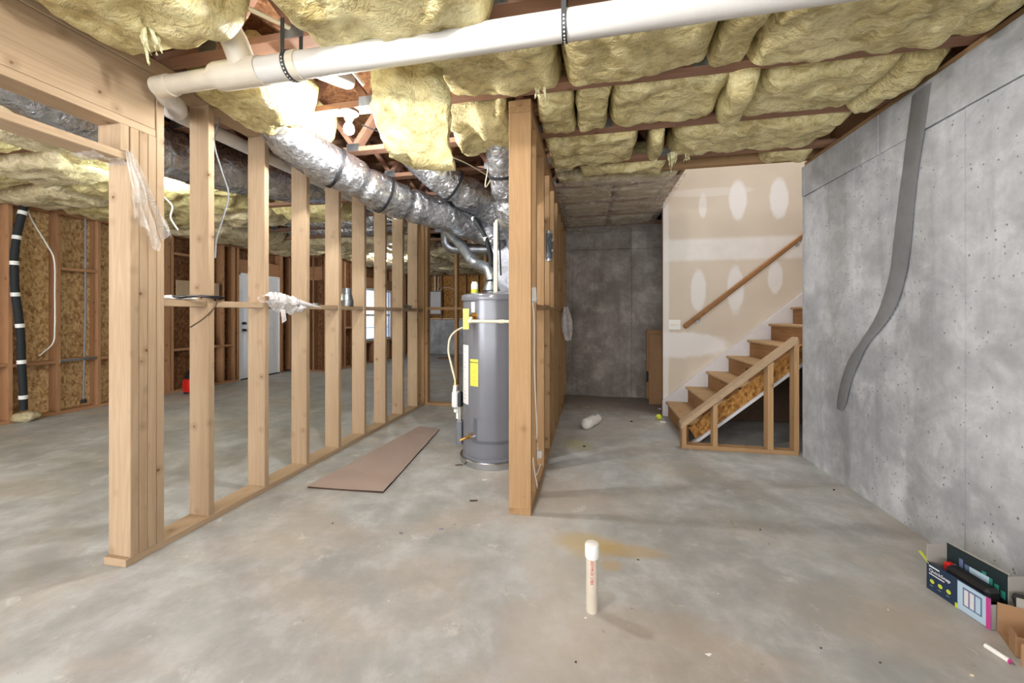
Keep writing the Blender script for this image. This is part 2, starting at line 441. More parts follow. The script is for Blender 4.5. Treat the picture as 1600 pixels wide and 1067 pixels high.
def lumber(name, x0, x1, y0, y1, z0, z1, mat, parent, b=.0025):
    """a stick of timber as its own object; sticks of one size and material share a mesh"""
    key = (round(x1 - x0, 3), round(y1 - y0, 3), round(z1 - z0, 3), mat.name)
    if key not in _lum:
        me = bpy.data.meshes.new(name); v, f = chamfer_box(0, x1 - x0, 0, y1 - y0, 0, z1 - z0, b)
        me.from_pydata(v, [], f); me.materials.append(mat)
        bm = bmesh.new(); bm.from_mesh(me); bmesh.ops.recalc_face_normals(bm, faces=bm.faces); bm.to_mesh(me); bm.free(); _lum[key] = me
    o = bpy.data.objects.new(name, _lum[key]); COL.objects.link(o)
    p = Vector((x0, y0, z0))
    if parent is not None: o.parent = parent; p -= worldloc(parent)
    o.location = p
    return o
def text(body, size, mat, parent, loc, rot, name='lettering', ext=.0006, align='LEFT'):
    cu = bpy.data.curves.new(name, 'FONT'); cu.body = body; cu.size = size; cu.extrude = ext; cu.align_x = align
    tmp = bpy.data.objects.new(name, cu); COL.objects.link(tmp)
    dg = bpy.context.evaluated_depsgraph_get(); me = bpy.data.meshes.new_from_object(tmp.evaluated_get(dg)); bpy.data.objects.remove(tmp)
    me.materials.clear(); me.materials.append(mat)
    o = bpy.data.objects.new(name, me); COL.objects.link(o); o.rotation_euler = rot
    if parent is not None: o.parent = parent; o.location = Vector(loc) - worldloc(parent)
    else: o.location = loc
    return o
def nz(p, sc=1.): return noise.noise(Vector(p) * sc)
def fbm(p, sc, o=4):
    v = 0; a = 1
    for i in range(o): v += a * noise.noise(Vector(p) * sc); sc *= 2.1; a *= .52
    return v
W = .038            # thickness of two-by lumber
PW = .140           # depth of two-by-six
CH = 2.575          # underside of the trusses
# ================================================================== SETTING
mb = MB(); mb.box(-6.7, 5.0, -3.4, 12.0, -.1, 0, .001)
tag(mb.build('floor', M['floor']), kind='structure', label='mottled grey concrete basement floor')
mb = MB(); mb.box(-6.7, .88, -3.4, 12.0, 2.99, 3.01, .001); mb.box(.88, 2.05, -3.4, 3.74, 2.99, 3.01, .001); mb.box(.88, 2.6, 5.16, 6.2, 2.99, 3.01, .001)
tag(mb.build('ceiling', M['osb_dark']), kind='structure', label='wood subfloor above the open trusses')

mb = MB(); mb.box(-6.9, 5.2, -3.7, 12.1, 5.1, 5.2, .001); mb.box(5.0, 5.1, -3.6, 12.0, -.1, 5.1, .001); mb.box(-6.7, 5.1, 11.95, 12.05, 3.0, 5.1, .001); mb.box(-6.7, 5.1, -3.6, -3.5, 3.0, 5.1, .001); mb.box(-6.75, -6.68, -3.6, 12, 3.0, 5.1, .001)  # unseen roof and walls added to stop sun and sky leaking in
tag(mb.build('wall_light_block', M['osb_dark']), kind='structure', label='added unseen shell above the basement, blocking stray light')
# right concrete wall, cast in panels
wr = thing('wall_right', 'poured grey concrete wall with a mortar repair strip', None, (1.92, 0, 0), kind='structure')
mb = MB(); mb.box(1.835, 2.05, -3.4, 3.80, 0, 2.52, .002)
ys = [3.82, 3.613, 3.148, 2.668, 2.326, 1.72, 1.11, .5, -.1, -.7, -1.3, -1.9, -2.5, -3.4]
for i in range(len(ys) - 1):
    o = (i * 37 % 5) * .0012
    mb.box(1.82 + o, 1.84, ys[i + 1] + .0012, ys[i] - .0012, 0, 2.262 + .004 * (i % 3), .0001)
for a, b in ((3.82, 2.9), (2.895, 1.2), (1.195, -3.4)):
    mb.box(1.812, 1.84, b, a, 2.27, 2.527, .004)
mb.build('wall_face', M['conc'], wr)
lumber('sill_plate', 1.835, 1.975, -3.4, 3.82, 2.53, 2.57, M['warm_y'], wr)
# mortar strip over the crack (Y, Z outline)
lft = [(2.632, 2.495), (2.70, 2.10), (2.735, 1.9), (2.772, 1.68), (2.80, 1.5), (2.865, 1.33), (2.94, 1.2), (3.09, 1.03), (3.18, .93), (3.27, .76), (3.318, .60), (3.318, .54)]
rgt = [(2.50, 2.50), (2.575, 2.12), (2.61, 1.9), (2.645, 1.6), (2.69, 1.43), (2.755, 1.285), (2.85, 1.17), (2.975, 1.06), (3.07, .93), (3.16, .76), (3.215, .60), (3.26, .535)]
def strip(l, r, x, mb, bul=.006):
    L = catmull([(0, *p) for p in l], 5); Rr = catmull([(0, *p) for p in r], 5); n = len(L); v = []
    for i in range(n):
        for k in range(7):
            t_ = k / 6; e = math.sin(math.pi * t_) ** .5
            p = L[i].lerp(Rr[i], t_ + (.02 * nz((0, L[i].y * 20, k > 3)) if k in (0, 6) else 0))
            v.append((x - .001 - bul * e + .001 * nz(p, 30), p.y, p.z))
    f = [[i * 7 + k, (i + 1) * 7 + k, (i + 1) * 7 + k + 1, i * 7 + k + 1] for i in range(n - 1) for k in range(6)]
    mb.add(v, f, True)
mb = MB(); strip(lft, rgt, 1.811, mb); o = mb.build('crack_repair_strip', M['patch'], wr); o['label'] = 'darker smooth grey mortar strip running down the concrete wall'

# back concrete wall of the corridor
wb = thing('wall_back', 'dark stained poured concrete wall at the end of the corridor', None, (.3, 6.1, 0), kind='structure')
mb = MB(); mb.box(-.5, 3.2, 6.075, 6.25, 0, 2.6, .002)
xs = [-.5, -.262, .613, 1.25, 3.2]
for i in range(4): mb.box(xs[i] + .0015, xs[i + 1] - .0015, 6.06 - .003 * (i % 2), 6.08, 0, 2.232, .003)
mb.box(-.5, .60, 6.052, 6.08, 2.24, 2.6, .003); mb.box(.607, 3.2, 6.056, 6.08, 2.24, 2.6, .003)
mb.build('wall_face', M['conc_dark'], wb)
lumber('sill_plate', -.5, 2.6, 6.07, 6.2, 2.605, 2.643, M['red_x'], wb)

# stair wall with taped drywall
ws = thing('wall_stairs', 'taped unpainted drywall beside the stairs with joint compound patches', None, (0, 5.04, 0), kind='structure')
mb = MB(); mb.box(.88, 4.6, 5.04, 5.053, 0.005, 4.95, .001); mb.build('drywall_sheet', M['drywall'], ws)
for i, x in enumerate((.882, 1.29, 1.69, 2.1, 2.5, 2.9)): lumber('stud', x, x + W, 5.053, 5.142, .04, 2.95, M['red_z'], ws)
lumber('bottom_plate', .882, 2.94, 5.053, 5.142, 0, .038, M['red_x'], ws)
# upstairs enclosure round the stairwell
mb = MB(); mb.box(2.05, 4.6, 3.78, 3.86, 2.6, 4.95, .002); mb.box(2.05, 4.6, 3.78, 3.86, 0, 2.6, .002); mb.box(4.6, 4.65, 3.78, 5.1, 0, 4.95, .002)
mb.box(.80, .88, 3.78, 5.1, 3.01, 4.95, .002); mb.box(.88, 2.05, 3.72, 3.80, 2.99, 4.95, .002)
mb.box(.8, 4.65, 3.7, 5.1, 4.95, 5.0, .002)
tag(mb.build('wall_stairwell', M['skirt']), kind='structure')

mb = MB(); mb.box(2.05, 2.10, -3.4, 3.75, 2.3, 3.1, .002); mb.box(1.99, 2.05, -3.4, 3.735, 2.575, 2.99, .002); mb.box(.9, 3.2, 6.2, 6.25, 2.6, 3.1, .002); mb.box(-6.7, -6.64, -3.4, 7.6, 2.6, 3.0, .002); mb.box(-6.7, -5.6, 7.6, 7.66, 2.5, 3.0, .002)
mb.box(-5.76, -5.71, 7.6, 11.9, 2.55, 3.0, .002); mb.box(-5.7, -.3, 11.8, 11.86, 2.55, 3.0, .002); mb.box(-.5, 3.2, 6.2, 6.25, 2.6, 3.0, .002); mb.box(2.9, 3.2, 5.1, 6.2, 0, 3.0, .002)
tag(mb.build('trim_1', M['warm_y']), kind='structure', label='orange wood rim joist round the top of the basement walls')
# wall behind the camera and front-left closure
mb = MB(); mb.box(-6.7, 2.0, -3.5, -3.4, 0, 3.0, .002)
tag(mb.build('wall_front', M['drywall']), kind='structure')

# ------------------------------------------------------------------ left exterior wall
XL = -6.48
wlft = thing('wall_left', 'exterior stud wall sheathed in osb with an outer door opening', None, (XL, 2, 0), kind='structure')
def osbp(x0, x1, y0, y1, z0, z1, parent, mat='osb'):
    mb = MB(); mb.box(x0, x1, y0, y1, z0, z1, .0015); return mb.build('sheathing_panel', M[mat], parent)
ypan = [-3.4, -1.2, 1.23, 3.62, 4.84]
for i in range(len(ypan) - 1): osbp(XL - .155, XL - .142, ypan[i] + .002, ypan[i + 1] - .002, 0, 2.6, wlft)
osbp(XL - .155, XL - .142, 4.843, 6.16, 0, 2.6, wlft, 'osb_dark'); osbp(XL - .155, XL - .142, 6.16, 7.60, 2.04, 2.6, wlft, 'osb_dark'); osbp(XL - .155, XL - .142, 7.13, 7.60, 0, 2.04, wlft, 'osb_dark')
lumber('sill_plate', XL - PW, XL, -3.4, 6.14, 0, W, M['red_y'], wlft)
lumber('top_plate', XL - PW, XL, -3.4, 7.45, 2.50, 2.538, M['red_y'], wlft); lumber('top_plate', XL - PW, XL, -3.4, 7.45, 2.538, CH, M['red_y'], wlft)
sy = [3.18 - .4064 * k for k in range(9)] + [3.59, 3.995, 4.40]
for y in sy: lumber('stud', XL - PW, XL, y, y + W, W, 2.5, M['red_z'], wlft)
for y in (4.80, 4.84, 4.88, 4.93): lumber('stud', XL - PW, XL, y, y + W, W, 2.5, M['red_z'], wlft)
for y in (5.35, 5.80, 6.02, 6.1): lumber('stud', XL - PW, XL, y, y + W, W, 2.5, M['red_z'], wlft)
for y in (7.12, 7.16, 7.41): lumber('stud', XL - PW, XL, y, y + W, W, 2.5, M['red_z'], wlft)
lumber('door_header', XL - PW, XL - .02, 6.14, 7.12, 2.04, 2.3, M['red_y'], wlft)
ally = sorted(sy + [4.80])
for i in range(len(ally) - 1):
    lumber('blocking', XL - PW + .01, XL, ally[i] + W, ally[i + 1], .64 + .012 * (i % 2), .678 + .012 * (i % 2), M['red_y'], wlft)
lumber('blocking', XL - PW + .01, XL, 3.63, 3.995, 1.80, 1.84, M['red_y'], wlft)
lumber('blocking', XL - PW + .01, XL, 4.97, 5.35, .66, .70, M['red_y'], wlft); lumber('blocking', XL - PW + .01, XL, 5.39, 5.80, .66, .70, M['red_y'], wlft)
lumber('blocking', XL - PW + .01, XL, 5.84, 6.02, .66, .70, M['red_y'], wlft); lumber('blocking', XL - PW + .01, XL, 4.97, 5.35, 2.2, 2.24, M['red_y'], wlft)
for a in (2.7, 3.62): 
    mb = MB(); mb.box(XL, XL + .004, a, a + .36, .652, .682, .001); mb.build('foil_tape_strip', M['steel'], wlft)
# jog facing the camera, then the window wall
wj = thing('wall_jog', 'short return wall of osb and studs beyond the outer door', None, (-6.0, 7.45, 0), kind='structure')
osbp(-6.6, -5.55, 7.585, 7.6, 0, 2.6, wj, 'osb_dark')
for x in (-6.44, -6.1, -5.97, -5.63): lumber('stud', x, x + W, 7.46, 7.585, W, 2.5, M['red_z'], wj)
lumber('sill_plate', -6.48, -5.59, 7.46, 7.585, 0, W, M['red_x'], wj); lumber('top_plate', -6.48, -5.59, 7.46, 7.585, 2.5, CH, M['red_x'], wj)
lumber('door_header', -6.44, -5.63, 7.47, 7.585, 2.0, 2.3, M['red_x'], wj)
ww = thing('wall_window', 'stud wall holding the daylit window at the far left', None, (-5.55, 9, 0), kind='structure')
for (y0, y1, z0, z1) in ((7.45, 8.88, 0, 2.6), (8.88, 10.24, 0, .56), (8.88, 10.24, 1.94, 2.6), (10.24, 11.8, 0, 2.6)): osbp(-5.72, -5.705, y0, y1, z0, z1, ww, 'osb_dark')
for y in (7.46, 7.87, 8.0, 8.40, 8.80, 8.84, 10.24, 10.28, 10.6, 11.0, 11.4): lumber('stud', -5.69, -5.55, y, y + W, W, 2.5, M['red_z'], ww)
for y in (9.2, 9.6, 10.0): lumber('cripple_stud', -5.69, -5.55, y, y + W, W, .52, M['red_z'], ww)
lumber('window_header', -5.69, -5.56, 8.88, 10.24, 1.95, 2.2, M['red_y'], ww); lumber('sill_board', -5.69, -5.55, 8.88, 10.24, .52, .558, M['red_y'], ww)
lumber('sill_plate', -5.69, -5.55, 7.45, 11.7, 0, W, M['red_y'], ww); lumber('top_plate', -5.69, -5.55, 7.45, 11.7, 2.5, CH, M['red_y'], ww)
lumber('blocking', -5.68, -5.55, 8.04, 8.40, .92, .96, M['warm_y'], ww)
# window
wn1 = thing('window_1', 'white framed double-hung window showing sky and bright ground', None, (-5.62, 9.56, .56), kind='structure')
mb = MB()
for (y0, y1, z0, z1) in ((8.88, 8.94, .56, 1.94), (10.18, 10.24, .56, 1.94), (8.94, 10.18, .56, .62), (8.94, 10.18, 1.88, 1.94)): mb.box(-5.70, -5.60, y0, y1, z0, z1)
mb.build('window_frame', M['white'], wn1)
mb = MB(); mb.box(-5.68, -5.63, 8.94, 10.18, 1.21, 1.26); mb.box(-5.68, -5.65, 9.55, 9.57, .62, 1.21); mb.box(-5.68, -5.65, 8.94, 10.18, .9, .915); mb.build('window_sash', M['white'], wn1)
for z0, z1 in ((.62, 1.21), (1.26, 1.88)):
    mb = MB(); mb.box(-5.665, -5.661, 8.94, 10.18, z0, z1, .0005); mb.build('window_pane', M['glass'], wn1)
mb = MB(); mb.box(-60, -6.9, -20, 60, -.35, -.3, .01); tag(mb.build('ground', M['snow']), kind='structure')
# door
d1 = thing('door_1', 'white panelled steel outer door with two dark locks', None, (XL, 6.64, 0), kind='structure')
mb = MB(); mb.box(XL - .07, XL - .03, 6.18, 7.10, .02, 2.0, .003)
for (y0, y1) in ((6.28, 6.60), (6.68, 7.0)):
    for (z0, z1) in ((.2, .85), (.95, 1.85)):
        mb.box(XL - .031, XL - .022, y0, y1, z0, z1, .004); mb.box(XL - .023, XL - .016, y0 + .04, y1 - .04, z0 + .04, z1 - .04, .003)
mb.build('door_leaf', M['doorwhite'], d1)
mb = MB(); mb.box(XL - .1, XL - .01, 6.14, 6.175, 0, 2.04); mb.box(XL - .1, XL - .01, 7.105, 7.125, 0, 2.04); mb.box(XL - .1, XL - .01, 6.14, 7.125, 2.005, 2.04); mb.build('door_frame', M['white'], d1)
mb = MB(); mb.box(XL - .1, XL - .0, 6.17, 7.11, 0, .02); mb.build('threshold', M['ink'], d1)
for z in (.95, 1.08):
    mb = MB(); mb.lathe([(.03, 0), (.03, .012), (.022, .03), (.026, .05), (.0, .055)], (0, 0, 0), 14, Matrix.Translation((XL - .03, 6.25, z)) @ Matrix.Rotation(R(90), 4, 'Y')); mb.build('door_knob' if z < 1 else 'deadbolt', M['black'], d1)
# far wall
wf = thing('wall_far', 'far wall of low grey concrete with an osb stud wall on top', None, (-3, 11.7, 0), kind='structure')
mb = MB(); mb.box(-5.7, -.3, 11.62, 11.85, 0, 1.08, .004); mb.build('concrete_base', M['conc'], wf)
osbp(-5.7, -3.2, 11.83, 11.845, 1.12, 2.6, wf, 'osb_edge'); osbp(-3.195, -.3, 11.83, 11.845, 1.12, 2.6, wf, 'osb_edge')
lumber('sill_plate', -5.7, -.3, 11.69, 11.83, 1.08, 1.118, M['warm_x'], wf); lumber('top_plate', -5.7, -.3, 11.69, 11.83, 2.5, CH, M['warm_x'], wf)
for k in range(12): lumber('stud', -5.1 + .4064 * k, -5.1 + .4064 * k + W, 11.69, 11.83, 1.12, 2.5, M['warm_z'], wf)
mb = MB(); mb.box(-.5, -.4, 6.1, 11.7, 0, 2.6, .002); tag(mb.build('wall_utility', M['osb_dark']), kind='structure')

# ================================================================== PARTITIONS
XA = -2.23
def strip_scatter(): pass
pa = thing('stud_partition', 'long pale wood stud partition with header, running back from the left foreground', 'stud wall', (XA - .07, 1.5, 0))
lumber('bottom_plate', XA - PW, XA, 1.485, 5.07, 0, W, M['pale_y'], pa)
lumber('top_plate', XA - PW, XA, -2.6, 5.07, 2.495, 2.533, M['pale_y'], pa); lumber('top_plate', XA - PW, XA, -2.6, 5.07, 2.533, CH - .002, M['pale_y'], pa)
for k in range(3): lumber('jack_stud', XA - PW + .002 * k, XA + .001 * k, 1.505 + k * .0392, 1.505 + k * .0392 + W, W, 2.17, M['pale_z'], pa)
lumber('king_stud', XA - PW, XA, 1.6235, 1.6235 + W, W, 2.495, M['pale_z'], pa)
lumber('cripple_stud', XA - PW, XA, 1.462, 1.50, 2.04, 2.17, M['pale_z'], pa)
lumber('header_bottom_plate', XA - PW, XA, -2.6, 1.62, 2.17, 2.208, M['pale_y'], pa)
lumber('header_beam', XA - .045, XA - .004, -2.6, 1.62, 2.21, 2.493, M['pale_y'], pa); lumber('header_beam', XA - PW + .004, XA - PW + .045, -2.6, 1.62, 2.21, 2.493, M['pale_y'], pa)
lumber('drop_rail', XA - PW, XA, -2.6, 1.503, 2.0, 2.038, M['pale_y'], pa)
sa = [1.905 + .4064 * k for k in range(8)]
for y in sa: lumber('stud', XA - PW, XA, y, y + W, W, 2.495, M['pale_z'], pa)
for y in (4.97, 5.03): lumber('stud', XA - PW, XA, y, y + W, W, 2.495, M['warm_z'], pa)
pts = [1.6615] + sa + [4.97]
for i in range(len(pts) - 1):
    a = pts[i] + (W if i else 0) + .001
    lumber('fire_blocking', XA - PW + .02 + .008 * (i % 2), XA - .012 + .008 * (i % 2), a, pts[i + 1] - .001, 1.287, 1.325, M['pale_y'], pa)
XB = -.357
pb = thing('stud_partition', 'orange-toned wood stud partition beside the water heater', 'stud wall', (XB - .07, 2.36, 0))
lumber('bottom_plate', XB - PW, XB, 2.36, 5.95, 0, W, M['warm_y'], pb)
lumber('top_plate', XB - PW, XB, 2.36, 5.95, 2.495, 2.533, M['warm_y'], pb); lumber('top_plate', XB - PW, XB, 2.36, 5.95, 2.533, CH - .002, M['warm_y'], pb)
for y in (2.362, 2.60, 3.06, 3.48, 3.92, 4.36, 4.82, 5.28, 5.86): lumber('stud', XB - PW, XB, y, y + W, W, 2.495, M['warm_z'], pb)
bs = (2.362, 2.60, 3.06, 3.48, 3.92, 4.36, 4.82, 5.28, 5.86)
for i in range(1, len(bs) - 1): lumber('fire_blocking', XB - PW + .02, XB - .004, bs[i] + W + .001, bs[i + 1] - .001, 1.287 - .01 * (i % 2), 1.325 - .01 * (i % 2), M['warm_y'], pb)
pc = thing('stud_partition', 'short open stud partition behind the water heater', 'stud wall', (-1.4, 5.06, 0))
YC = 5.07
lumber('bottom_plate', XA + .001, XB - PW, YC - .09, YC, 0, W, M['warm_x'], pc); lumber('top_plate', XA + .001, XB - PW, YC - .09, YC, 2.495, CH - .002, M['warm_x'], pc)
xc = (-2.225, -1.80, -1.39, -.985, -.58)
for x in xc: lumber('stud', x, x + W, YC - .09, YC, W, 2.495, M['warm_z'], pc)
for i in range(4): lumber('fire_blocking', xc[i] + W + .001, xc[i + 1] - .001, YC - .088, YC - .004, 1.31, 1.348, M['warm_x'], pc)

# ================================================================== TRUSSES
TY = [-1.99, -.77, .45, 1.06, 1.665, 2.285, 2.885, 3.485] + [4.095 + .61 * k for k in range(13)]
ords = ['first', 'second', 'third', 'fourth', 'fifth', 'sixth', 'seventh', 'eighth', 'ninth', 'tenth', 'eleventh', 'twelfth', 'thirteenth', 'fourteenth', 'fifteenth', 'sixteenth', 'seventeenth', 'eighteenth', 'nineteenth', 'twentieth']
def truss(i, y):
    x1 = 1.97 if y < 3.78 else (.86 if y < 5.0 else 1.9)
    if y > 6.06: x1 = -.5
    if y < 1.1: lab = 'wooden floor truss overhead, %s one forward of the long white pipe' % ['fourth', 'third', 'second', 'first'][i]; g = 'floor trusses'
    else: lab = 'wooden floor truss overhead, %s one back from the long white pipe' % ords[i - 4]; g = 'floor trusses'
    t = thing('floor_truss', lab, 'floor truss', (-2.3, y, CH), g)
    x0 = -6.6 if y < 7.4 else -5.7
    lumber('bottom_chord', x0, x1, y - .0445, y + .0445, CH, CH + W, M['chord_x'], t)
    lumber('top_chord', x0, x1, y - .0445, y + .0445, 2.95, 2.988, M['chord_x'], t)
    if y > 7.4: return
    n = 0; x = x0 + .2
    while x + .5 < min(x1, 1.9):
        for (a, b) in (((x, CH + W), (x + .25, 2.95)), ((x + .25, 2.95), (x + .5, CH + W))):
            key = ('web', a[1] < b[1])
            if key not in _lum:
                mb = MB(); mb.bar((0, 0, 0), (.25, 0, b[1] - a[1]), .085, W, (0, 0, 1)); o = mb.build('web', M['chord_x'], t, local=True); _lum[key] = o.data
            else: o = bpy.data.objects.new('web', _lum[key]); COL.objects.link(o); o.parent = t
            o.location = Vector((a[0], y, a[1])) - Vector(t.location)
        key = 'gusset'
        if key not in _lum:
            mb = MB(); mb.box(-.055, .055, -.047, -.0455, 0, .062, .0005); o = mb.build('gusset_plate', M['steel'], t, local=True); _lum[key] = o.data
        else: o = bpy.data.objects.new('gusset_plate', _lum[key]); COL.objects.link(o); o.parent = t
        o.location = Vector((x, y, CH + .001)) - Vector(t.location)
        x += .5
for i, y in enumerate(TY): truss(i, y)
# stair opening header
hd = thing('stair_header_beam', 'brown doubled joist framing the front of the stair opening', 'beam', (1.4, 3.77, CH))
lumber('beam_ply', .0, 2.05, 3.735, 3.77, CH, 2.85, M['warm_x'], hd); lumber('beam_ply', .0, 2.05, 3.772, 3.80, CH, 2.85, M['warm_x'], hd)
sd_ = thing('stair_side_beam', 'brown beam along the left edge of the stair opening', 'beam', (.86, 4.4, CH))
lumber('beam_ply', .842, .878, 3.80, 5.04, CH + .03, 2.985, M['warm_y'], sd_)

# ================================================================== INSULATION
def batt_mesh(x0, x1, y0, y1, zt, h, seed, amp=1., droop=0., torn=0., plump=(14, 8)):
    cx, cy = (x0 + x1) / 2, (y0 + y1) / 2; hx, hy = (x1 - x0) / 2, (y1 - y0) / 2
    mb = MB(); nu = max(10, int((x1 - x0) / .022)); nv = max(10, int((y1 - y0) / .022)); S = Vector((seed * 3.7, seed * 1.3, seed * .7))
    def fn(a, b):
        # cluster samples near the edges so that they round off
        u = math.sin((a - .5) * math.pi * .98) / math.sin(.49 * math.pi); v = math.sin((b - .5) * math.pi * .98) / math.sin(.49 * math.pi)
        e = (max(0., 1 - abs(u) ** plump[0])) ** .5 * (max(0., 1 - abs(v) ** plump[1])) ** .5
        x = cx + u * hx; y = cy + v * hy
        q = Vector((x, y, 0)) + S
        big = fbm(q, 2.6, 2); mid = fbm(q * 1. + Vector((0, 0, 3)), 8, 3)
        ridge = 1 - abs(noise.noise(q * 6)) * 2
        z = zt - h * e * (1 + .10 * big * amp) - droop * e * math.exp(-((u * 1.3) ** 2)) + (.022 * mid - .014 * ridge + .007 * fbm(q, 24, 2)) * e * amp
        wob = .012 * amp
        x += wob * fbm(q + Vector((9, 0, 0)), 7, 2) * (.4 + abs(u)); y += wob * fbm(q + Vector((0, 9, 0)), 7, 2) * (.4 + abs(v))
        if torn: z -= torn * max(0, noise.noise(q * 3.1)) * e
        return (x, y, z)
    mb.grid(fn, nu, nv)
    n = (nu + 1) * (nv + 1)
    # closing top
    ring = [i * (nv + 1) for i in range(nu + 1)] + [nu * (nv + 1) + j for j in range(1, nv + 1)] + [i * (nv + 1) + nv for i in range(nu - 1, -1, -1)] + [j for j in range(nv - 1, 0, -1)]
    mb.f.append(ring); mb.sm.append(False)
    return mb
bseed = [0]
def batt(x0, x1, y0, y1, label, zb=2.545, group='insulation batts over the right side', mat='ins', zt=2.74, **k):
    bseed[0] += 1
    mb = batt_mesh(x0, x1, y0, y1, zt, zt - zb, bseed[0], **k)
    o = mb.build('insulation_batt', M[mat], loc=((x0 + x1) / 2, (y0 + y1) / 2, zt), sharp=0)
    return tag(o, label, 'insulation', group)
def tuft(parent, loc, L, w, seed, sway=0.):
    mb = MB()
    for k in range(5):
        a = k * 1.4 + seed; ln = L * (.5 + .5 * ((k * 37 + seed * 11) % 10) / 10)
        p0 = Vector(loc) + Vector((math.cos(a) * w * .5, math.sin(a) * w * .5, .01))
        pts = [p0 + Vector((0, 0, .02)), p0 + Vector((sway * .3 + .01 * nz((k, seed, 1)), 0, -ln * .4)), p0 + Vector((sway + .03 * nz((k, seed, 5.5)), .02 * nz((k, 2.2, seed)), -ln))]
        mb.tube(pts, lambda s_, ln=ln: max(.0012, w * .34 * (1 - s_ / (ln * 1.15)) ), 8, 7, fn=lambda q, s_, a_: .008 * fbm(q, 45, 3))
    return mb.build('torn_fibre', M['tuft'], parent)
def gap(r0, m=.036): return (TY[r0] + m, TY[r0 + 1] - m)
# rows: index into TY
rows = {
 3: [(-.33, .5), (.5, 1.2), (1.2, 1.80)],
 4: [(-.83, -.15), (-.14, .60), (.605, .775), (.78, 1.66)],
 5: [(-.335, -.09), (-.088, .12), (.125, .80), (.94, 1.60)],
 6: [(-.34, .36), (.62, 1.74)],
 7: [(-.1, .66), (1.42, 1.80)]}
rown = {3: 'just in front of the long white pipe', 4: 'in the bay just behind the long white pipe', 5: 'in the second bay behind the white pipe', 6: 'in the third bay behind the white pipe', 7: 'in the narrow bay before the stair opening'}
posn = ['nearest the stud partition', 'second from the stud partition', 'third from the stud partition', 'nearest the concrete wall']
BT = {}
for r_, lst in rows.items():
    y0, y1 = gap(r_) if r_ != 7 else (3.53, 3.735)
    for i, (a, b) in enumerate(lst):
        nm = posn[i] if i < len(lst) - 1 else posn[3]
        BT[(r_, i)] = batt(a, b, y0 - .012, y1 + .012, 'yellow batt %s, %s' % (rown[r_], nm), zb=2.535 + .012 * ((i * 7 + r_ * 3) % 3) - (.02 if r_ < 5 else 0),
                           torn=.05 if (r_, i) in ((6, 0), (7, 0)) else .0, amp=1.5 if (r_, i) in ((6, 0),) else 1.1)
BT['w4'] = batt(1.62, 1.80, 1.72, 2.22, 'narrow yellow insulation scrap against the sill, second bay corner', zb=2.52)
BT['s5'] = batt(.78, .965, 2.29, 2.90, 'narrow slanted yellow strip between batts, second bay behind the white pipe', zb=2.475, plump=(4, 6))
BT['w5'] = batt(1.57, 1.79, 2.33, 2.87, 'slanted yellow insulation strip along the concrete wall, second bay', zb=2.50, plump=(4, 6))
BT['s6'] = batt(.44, .56, 2.93, 3.42, 'thin yellow insulation strip beside the dark gap, third bay', zb=2.50, plump=(4, 6))
for nm, rz in (('s5', -.16), ('w5', .12), ('s6', -.12), ('w4', .2)): BT[nm].rotation_euler = (0, 0, rz)
tuft(BT[(4, 0)], Vector((-.27, 2.17, 2.53)), .12, .05, 3)
tuft(BT[(6, 1)], (.66, 3.36, 2.53), .13, .05, 5); tuft(BT['s6'], (.5, 3.36, 2.53), .08, .03, 8); tuft(BT[(6, 1)], (.78, 3.40, 2.54), .06, .03, 6)
# utility bay (between the partitions)
lb = batt(-1.24, -.38, 1.10, 1.63, 'large yellow insulation batt above the long white pipe', zb=2.44, group='insulation over the utility bay', droop=.04, amp=1.3)
b1 = batt(-2.20, -1.50, .98, 1.49, 'big sagging yellow batt against the left header with a pale torn strand', zb=2.47, group='insulation over the utility bay', droop=.04, amp=1.2)
tuft(b1, (-1.83, 1.30, 2.44), .17, .045, 2, .04)
b2 = batt(-2.22, -1.55, .42, .97, 'yellow insulation batt at the top left corner of the ceiling', zb=2.46, group='insulation over the utility bay')
b3 = batt(-2.21, -1.72, 1.74, 2.2, 'torn yellow batt left of the ceiling bulb, below the white pipe', zb=2.44, group='insulation over the utility bay', torn=.05, amp=1.8)
b4 = batt(-2.2, -1.86, 2.33, 2.6, 'small yellow batt scrap above the silver duct end', zb=2.50, group='insulation over the utility bay', amp=1.5)
b5 = batt(-.95, -.505, 2.36, 2.86, 'crumpled yellow batt beside the top of the tall partition post', zb=2.45, group='insulation over the utility bay', amp=1.8, torn=.03)
b6 = batt(-1.3, -.505, 4.55, 5.0, 'shadowed yellow batt above the furnace', zb=2.5, group='insulation over the utility bay')
